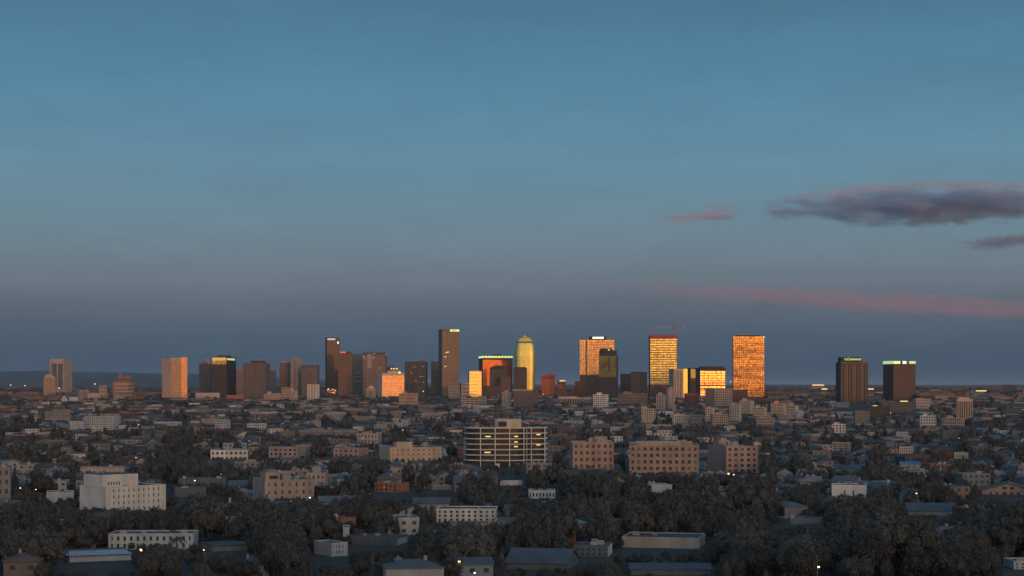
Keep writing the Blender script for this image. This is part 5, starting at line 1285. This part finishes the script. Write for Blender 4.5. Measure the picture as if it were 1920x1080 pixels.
# ---------------------------------------------------------------- trees
LEAF = {'dark': leaf_mat('dark_foliage', (0.100, 0.098, 0.086)), 'dull': leaf_mat('dull_foliage', (0.108, 0.105, 0.093)), 'grey': leaf_mat('grey_foliage', (0.116, 0.114, 0.102))}
def crown_tris(seed, n, kind, leaf, core=1):
    """leaf clumps spread through lumpy lobes; unit crown: radius 1, z 0..~1.6"""
    g = np.random.default_rng(seed)
    if kind == 'conifer':
        lobes = [(0, 0, z, .62 * (1 - z / 2.6) + .05) for z in np.linspace(.1, 2.3, 7)]
    elif kind == 'spreading':
        lobes = [(math.cos(a) * .55, math.sin(a) * .55, .55 + g.uniform(-.12, .18), g.uniform(.36, .5)) for a in np.linspace(0, 5.4, 7)] + [(0, 0, .75, .5)]
    else:
        lobes = [(math.cos(a) * .42, math.sin(a) * .42, .6 + g.uniform(-.2, .25), g.uniform(.36, .52)) for a in np.linspace(0, 5, 5)] + [(0, 0, 1.05, .5), (0.1, 0, .6, .6)]
    lobes = np.array(lobes)
    w = lobes[:, 3] ** 2; idx = g.choice(len(lobes), n, p=w / w.sum())
    d = g.normal(size=(n, 3)); d /= np.linalg.norm(d, axis=1)[:, None]
    rr = lobes[idx, 3] * (0.72 + 0.38 * g.random(n))
    c = lobes[idx, :3] + d * rr[:, None]
    nrm = d + g.normal(size=(n, 3)) * .55; nrm /= np.linalg.norm(nrm, axis=1)[:, None]
    t = np.cross(nrm, g.normal(size=(n, 3))); t /= np.linalg.norm(t, axis=1)[:, None]; b_ = np.cross(nrm, t)
    s = leaf * (0.6 + .8 * g.random(n))[:, None]
    v = np.stack([c - t * s - b_ * s * .6, c + t * s - b_ * s * .5, c + t * s * .5 + b_ * s, c - t * s * .7 + b_ * s * .8], 1)   # quads
    V = [v.reshape(-1, 3)]; Fc = [np.arange(n * 4).reshape(-1, 4)]
    if core:
        off = n * 4
        ico = np.array([(0, 0, -1), (.72, -.53, -.45), (-.28, -.85, -.45), (-.89, 0, -.45), (-.28, .85, -.45), (.72, .53, -.45), (.28, -.85, .45), (-.72, -.53, .45), (-.72, .53, .45), (.28, .85, .45), (.89, 0, .45), (0, 0, 1)])
        fi = [(0, 2, 1), (1, 2, 6), (0, 3, 2), (2, 3, 7), (0, 4, 3), (3, 4, 8), (0, 5, 4), (4, 5, 9), (0, 1, 5), (5, 1, 10), (6, 2, 7), (7, 3, 8), (8, 4, 9), (9, 5, 10), (10, 1, 6), (6, 7, 11), (7, 8, 11), (8, 9, 11), (9, 10, 11), (10, 6, 11)]
        T_ = []
        for L_ in (lobes if core == 1 else lobes[-2:]):
            V.append(L_[:3] + ico * L_[3] * (.66 + .16 * g.random((12, 1)))); T_ += [(a + off, b2 + off, c2 + off) for a, b2, c2 in fi]; off += 12
        return np.concatenate(V), Fc[0], np.array(T_)
    return V[0], Fc[0], np.zeros((0, 3), int)
def tri_mesh(name, V, Q, T_, mat):
    me = bpy.data.meshes.new(name)
    me.from_pydata(V.tolist(), [], Q.tolist() + T_.tolist()); me.materials.append(mat); me.update(); return me
KINDS_T = [('round', 'round'), ('spreading', 'spreading'), ('conifer', 'conifer'), ('round', 'round')]
crowns = {}
for i, kd in enumerate(('round', 'round', 'spreading', 'spreading', 'conifer')):
    V, Q, T_ = crown_tris(100 + i, 2000 if kd != 'conifer' else 1200, kd, .047)
    for ln_, lm in LEAF.items():
        crowns.setdefault(kd, []).append((tri_mesh('crown', V, Q, T_, lm), ln_))
def trunk_mesh():
    mb = MB(); mb.lathe([(.3, -.5), (.24, 1), (.19, 3), (.13, 5.2)], 7)
    for a in range(4):
        t = a * 1.57 + .4; mb.bar((0, 0, 2.6 + a * .4), (math.cos(t) * 1.8, math.sin(t) * 1.8, 5 + a * .3), .16)
    return mb.mesh('trunk', M['trunk'])
trunk = trunk_mesh()
def frond_mesh(nf):
    V = []; Fc = []
    g = random.Random(nf)
    for i in range(nf):
        a = 2 * math.pi * i / nf + g.uniform(-.2, .2); up = g.uniform(-.3, 1.0); L_ = 2.4
        pts = []
        for k in range(5):
            t = k / 4; rr = L_ * t; z = up * t * 1.6 - 1.9 * t * t * (1.1 - up * .3)
            pts.append((rr * math.cos(a), rr * math.sin(a), z, .28 * math.sin(math.pi * (.15 + .8 * t))))
        n = len(V); px_, py_ = -math.sin(a), math.cos(a)
        for x, y, z, w in pts: V += [(x - px_ * w, y - py_ * w, z - .05), (x, y, z + .08), (x + px_ * w, y + py_ * w, z - .05)]
        for k in range(4):
            b0 = n + k * 3; Fc += [(b0, b0 + 1, b0 + 4, b0 + 3), (b0 + 1, b0 + 2, b0 + 5, b0 + 4)]
    me = bpy.data.meshes.new('crown'); me.from_pydata(V, [], Fc); me.materials.append(LEAF['dark']); me.update(); return me
palm_crown = frond_mesh(18)
palm_trunk = MB().lathe([(.28, -.5), (.2, 3), (.17, 8), (.2, 12)], 8).mesh('trunk', M['trunk'])

H_xy = np.array([(a, b_, c) for a, b_, c in houses_xy])
def near_house(x, y, q):
    dd = np.hypot(H_xy[:, 0] - x, H_xy[:, 1] - y); return np.any(dd < H_xy[:, 2] * q)
r = random.Random(5)
cand = []
# sheltering belts: trees planted in front of the buildings that the photograph shows half hidden
for h in HERO:
    a, c, t, vv, D_, rad, short, hx, hy = h
    if vv > 765 and D_ < 1800:
        n = int((c - a) * Sm(D_) / 5.5) + 2
        for i in range(n):
            y = D_ - r.uniform(5, 26); px = a + (c - a) * (i + r.random()) / n
            x = X(px, y)
            zt = CAM_H - (vv + r.uniform(-3, 5) - YH) * y / F
            if 3.0 < zt < 20: cand.append((x, y, zt, 'belt'))
def clump_noise(x, y):
    return math.sin(x * .021 + 1.3) * math.sin(y * .017 + .4) + .6 * math.sin(x * .047 + y * .031) + .4 * math.sin(x * .013 - y * .041 + 2)
y = 470.0
tgt = []
for (y0, y1, n) in ((470, 700, 2200), (700, 1100, 2900), (1100, 1800, 2700), (1800, 3000, 3600)):
    for _ in range(n):
        y = math.sqrt(r.uniform(y0 * y0, y1 * y1)); x = r.uniform(-.325, .325) * y
        cn = clump_noise(x, y)
        if r.random() > max(.62 + .35 * cn, .9 if y < 800 else 0): continue
        tgt.append((x, y, (4.2 + 9.5 * r.random() ** 1.7) * (1.25 if cn > .5 else 1) * (1.0 if y > 800 else 1.1), 'fill'))
n_ind = 0; far_t = []
allt = cand + tgt
allt.sort(key=lambda t: t[1])
for (x, y, h, src) in allt:
    kd = r.choices(['round', 'spreading', 'conifer', 'palm'], [5, 4, 1.2, .45])[0]
    rad = h * {'round': .36, 'spreading': .5, 'conifer': .24, 'palm': .2}[kd]
    u, v2 = xy2uv(x, y)
    if src == 'fill':
        if abs(((v2 + ROW / 2) % ROW) - ROW / 2) < RW + 1 and r.random() < .7: continue
        for _try in range(6):
            if not blocked(x, y, rad, h): break
            h *= .72; rad *= .8
        else: continue
        if h < (1.6 if y < 800 else 4.2): continue
        if kd == 'palm' and h < 8: kd = 'round'
        if near_house(x, y, .75): continue
    else:
        if np.any(np.hypot(HB[:, 0] - x, HB[:, 1] - y) < HB[:, 2] * .5): continue
        kd = r.choice(['round', 'spreading'])
        rad = h * .45
        bad = False
        px_ = 960 + x / y * F; pw_ = rad / y * F
        for a, c, t, v_, D_, *_ in HERO:
            if y < D_ - 30 and px_ + pw_ > a and px_ - pw_ < c and YH + (CAM_H - h) / y * F < v_ - 5: bad = True; break
        if bad: continue
    if n_ind < 290:
        n_ind += 1
        if kd == 'palm':
            root = empty('palm_tree', (x, y, 0), r.uniform(0, 6), cat='palm tree', group='palms between the houses')
            k = h / 12.0 * 1.15
            o = bpy.data.objects.new('trunk', palm_trunk); COL.objects.link(o); o.parent = root; o.scale = (k, k, k)
            o = bpy.data.objects.new('crown', palm_crown); COL.objects.link(o); o.parent = root; o.location = (0, 0, 12 * k); o.scale = (k, k, k)
            PENDING.append((root, 'thin dark palm tree', 960 + x / y * F, YH + (CAM_H - h / 2) * F / y, y)); continue
        root = empty('tree', (x, y, 0), r.uniform(0, 6.28), cat='tree', group='dark trees between the houses') if h >= 3.6 else empty('bush', (x, y, 0), r.uniform(0, 6.28), cat='bush', group='bushes beside the low buildings')
        me, ln_ = r.choice(crowns[kd])
        cz = {'round': .22, 'spreading': .25, 'conifer': .08}[kd] * h * (1 if h > 3.6 else .2); top = {'round': 1.55, 'spreading': 1.2, 'conifer': 2.4}[kd]
        o = bpy.data.objects.new('crown', me); COL.objects.link(o); o.parent = root; o.location = (0, 0, cz)
        o.scale = (rad * r.uniform(.9, 1.15), rad * r.uniform(.9, 1.15), (h - cz) / top)
        o = bpy.data.objects.new('trunk', trunk); COL.objects.link(o); o.parent = root; k = h / 9.0; o.scale = (k, k, k * .95)
        sz = 'low' if h < 6.5 else ('tall' if h > 11 else 'mid-height')
        if h < 3.6: PENDING.append((root, f'{ln_} {kd} bush', 960 + x / y * F, YH + (CAM_H - h / 2) * F / y, y)); continue
        PENDING.append((root, f'{sz} {ln_} {kd} tree'.replace('conifer tree', 'conifer').replace('round tree', 'rounded tree'), 960 + x / y * F, YH + (CAM_H - h / 2) * F / y, y))
    else:
        far_t.append((x, y, h, rad, kd if kd != 'palm' else 'conifer'))
print('trees', n_ind, 'mass', len(far_t))
# trees beyond those: one mass, real clumps of leaves, coarser with distance
for (y0, y1, n, hr) in ((3000, 4600, 3600, (7, 12)), (4600, 9000, 2200, (8, 16)), (9000, 20000, 1500, (14, 26))):
    for _ in range(n):
        y = math.sqrt(r.uniform(y0 * y0, y1 * y1)); x = r.uniform(-.33, .33) * y; h = r.uniform(*hr)
        rad = h * r.uniform(.6, 1.4) * (1 if y < 4600 else 2.5)
        if y < 5200 and blocked(x, y, rad, h): continue
        far_t.append((x, y, h, rad, 'spreading'))
lod = {}
for kd in ('round', 'spreading', 'conifer'):
    for s_ in range(3):
        lod[(kd, 3, s_)] = crown_tris(600 + s_, 520, kd, .078, core=1)
        lod[(kd, 0, s_)] = crown_tris(300 + s_, 120, kd, .14, core=1)
        lod[(kd, 1, s_)] = crown_tris(400 + s_, 34, kd, .26, core=2)
        lod[(kd, 2, s_)] = crown_tris(500 + s_, 12, kd, .36, core=2)
Vs = []; Qs = []; Ts = []; tq = []; tt = []; off = 0
for (x, y, h, rad, kd) in far_t:
    l_ = 3 if y < 860 else 0 if y < 1500 else (1 if y < 2600 else 2)
    V, Q, T_ = lod[(kd, l_, r.randrange(3))]
    cz = .12 * h; top = {'round': 1.55, 'spreading': 1.2, 'conifer': 2.4}[kd]
    a = r.uniform(0, 6.28); c_, s_ = math.cos(a), math.sin(a)
    P = V.copy(); Xr = P[:, 0] * c_ - P[:, 1] * s_; Yr = P[:, 0] * s_ + P[:, 1] * c_
    P = np.stack([x + Xr * rad, y + Yr * rad, ground_z(x, y) + cz + P[:, 2] * (h - cz) / top], 1)
    Vs.append(P); Qs.append(Q + off); Ts.append(T_ + off); off += len(P)
    j = r.uniform(.8, 1.1); t_ = (.108 * j, .105 * j, .093 * j)
    tq += [t_] * len(Q); tt += [t_] * len(T_)
V = np.concatenate(Vs).astype(np.float32); Q = np.concatenate(Qs).astype(np.int32); T_ = np.concatenate(Ts).astype(np.int32)
me = bpy.data.meshes.new('distant_trees'); me.vertices.add(len(V)); me.vertices.foreach_set('co', V.ravel())
li = np.concatenate([Q.ravel(), T_.ravel()]); me.loops.add(len(li)); me.loops.foreach_set('vertex_index', li)
me.polygons.add(len(Q) + len(T_)); me.polygons.foreach_set('loop_start', np.concatenate([np.arange(len(Q)) * 4, len(Q) * 4 + np.arange(len(T_)) * 3]).astype(np.int32))
me.update(calc_edges=True)
at = me.attributes.new('tone', 'FLOAT_COLOR', 'FACE'); a = np.ones((len(tq) + len(tt), 4), np.float32); a[:, :3] = np.array(tq + tt, np.float32); at.data.foreach_set('color', a.ravel())
tm = attr_mat('distant_foliage'); nt = tm.node_tree; b = nt.nodes['Principled BSDF']
tr = nt.nodes.new('ShaderNodeBsdfTranslucent'); mx = nt.nodes.new('ShaderNodeMixShader'); mx.inputs[0].default_value = 0.38
nt.links.new(b.inputs['Base Color'].links[0].from_socket, tr.inputs['Color']); nt.links.new(b.outputs[0], mx.inputs[1]); nt.links.new(tr.outputs[0], mx.inputs[2])
nt.links.new(mx.outputs[0], nt.nodes['Material Output'].inputs['Surface'])
me.materials.append(tm)
o = bpy.data.objects.new('distant_trees', me); COL.objects.link(o); tag(o, 'mass of dark trees between the distant houses', kind='stuff')
print('tree tris', len(Q) * 2 + len(T_))

# ---------------------------------------------------------------- street lamps
pole = MB(); pole.lathe([(.11, -.3), (.09, 4), (.06, 8)], 8); pole.bar((0, 0, 7.9), (0, -1.6, 8.2), .09); pole_me = pole.mesh('pole', M['metal'])
hood_me = MB().box(-.28, .28, -2.1, -1.5, 8.22, 8.36).mesh('hood', M['metal'])
hl = {}
for k, mt in (('warm', 'lamp'), ('white', 'lamp_white'), ('green', 'lamp_green')):
    hl[k] = MB().lathe([(.14, 7.72), (.34, 7.86), (.36, 8.05), (.3, 8.2)], 10, 0, -1.8).mesh('lamp_head', M[mt])
LP = [(186, 977, 'warm', 1.3), (265, 1031, 'warm', 1.3), (365, 901, 'white', 1), (313, 860, 'warm', 1), (199, 857, 'warm', .8), (255, 858, 'warm', .7), (38, 915, 'warm', .7), (115, 807, 'warm', .9), (111, 807, 'warm', .8),
      (233, 807, 'warm', .7), (260, 796, 'white', .8), (472, 889, 'white', .7), (581, 933, 'green', 1), (546, 940, 'white', .7), (910, 904, 'white', .9), (755, 806, 'white', .7), (861, 1053, 'warm', .9), (890, 1074, 'white', .7),
      (1366, 888, 'warm', 1.2), (1376, 890, 'white', .9), (1138, 775, 'warm', .9), (1096, 827, 'white', .7), (1501, 913, 'white', .9), (1467, 1028, 'white', 1), (1535, 1063, 'white', .9), (1718, 925, 'white', 1.1), (1807, 911, 'white', .8),
      (1882, 861, 'white', 1), (1871, 836, 'white', .8), (1653, 830, 'white', .9), (1670, 774, 'white', .7), (1911, 797, 'white', .8), (1568, 820, 'white', .7), (654, 755, 'white', .8), (47, 723, 'white', 1), (20, 722, 'white', 1), (111, 728, 'warm', 1), (794, 734, 'white', .8),
      (1370, 716, 'white', .9), (382, 1031, 'warm', .5), (1878, 828, 'white', .6), (1635, 934, 'white', .6), (178, 720, 'warm', 1), (740, 697, None, 0)]
rl = random.Random(77)
for _ in range(34): LP.append((rl.uniform(20, 1900), 738 + 190 * rl.random() ** 1.3, rl.choice(['warm', 'white', 'white']), rl.uniform(.3, .7)))  # extra lamps added at random places for city sparkle
for (px, py, k, sz) in LP:
    if not k: continue
    # put the lamp head (8 m up) on the ray through (px, py)
    y = Dbase(max(745, py + 3)); y = Dbase(min(1500, py + 8 * F / y)); y = min(y, 3900.0)
    zl = Z(py, y)
    gz = ground_z(0, y)
    root = empty('street_lamp', (X(px, y), y + 1.8, gz), 0, cat='street lamp', group='lit street lamps')
    zsc = max(.6, (zl - gz) / 8.0)
    o = bpy.data.objects.new('pole', pole_me); COL.objects.link(o); o.parent = root; o.scale = (1, 1, zsc)
    g_ = max(1.0, y / 1400.0) * sz
    for nm, me in (('hood', hood_me), ('lamp_head', hl[k])):
        o = bpy.data.objects.new(nm, me); COL.objects.link(o); o.parent = root
        o.scale = (g_, g_, g_); o.location = (0, -1.8 + 1.8 * g_, 8 * zsc - 8 * g_)
    PENDING.append((root, f'{k} glowing street lamp', px, py, y))
finish_labels()
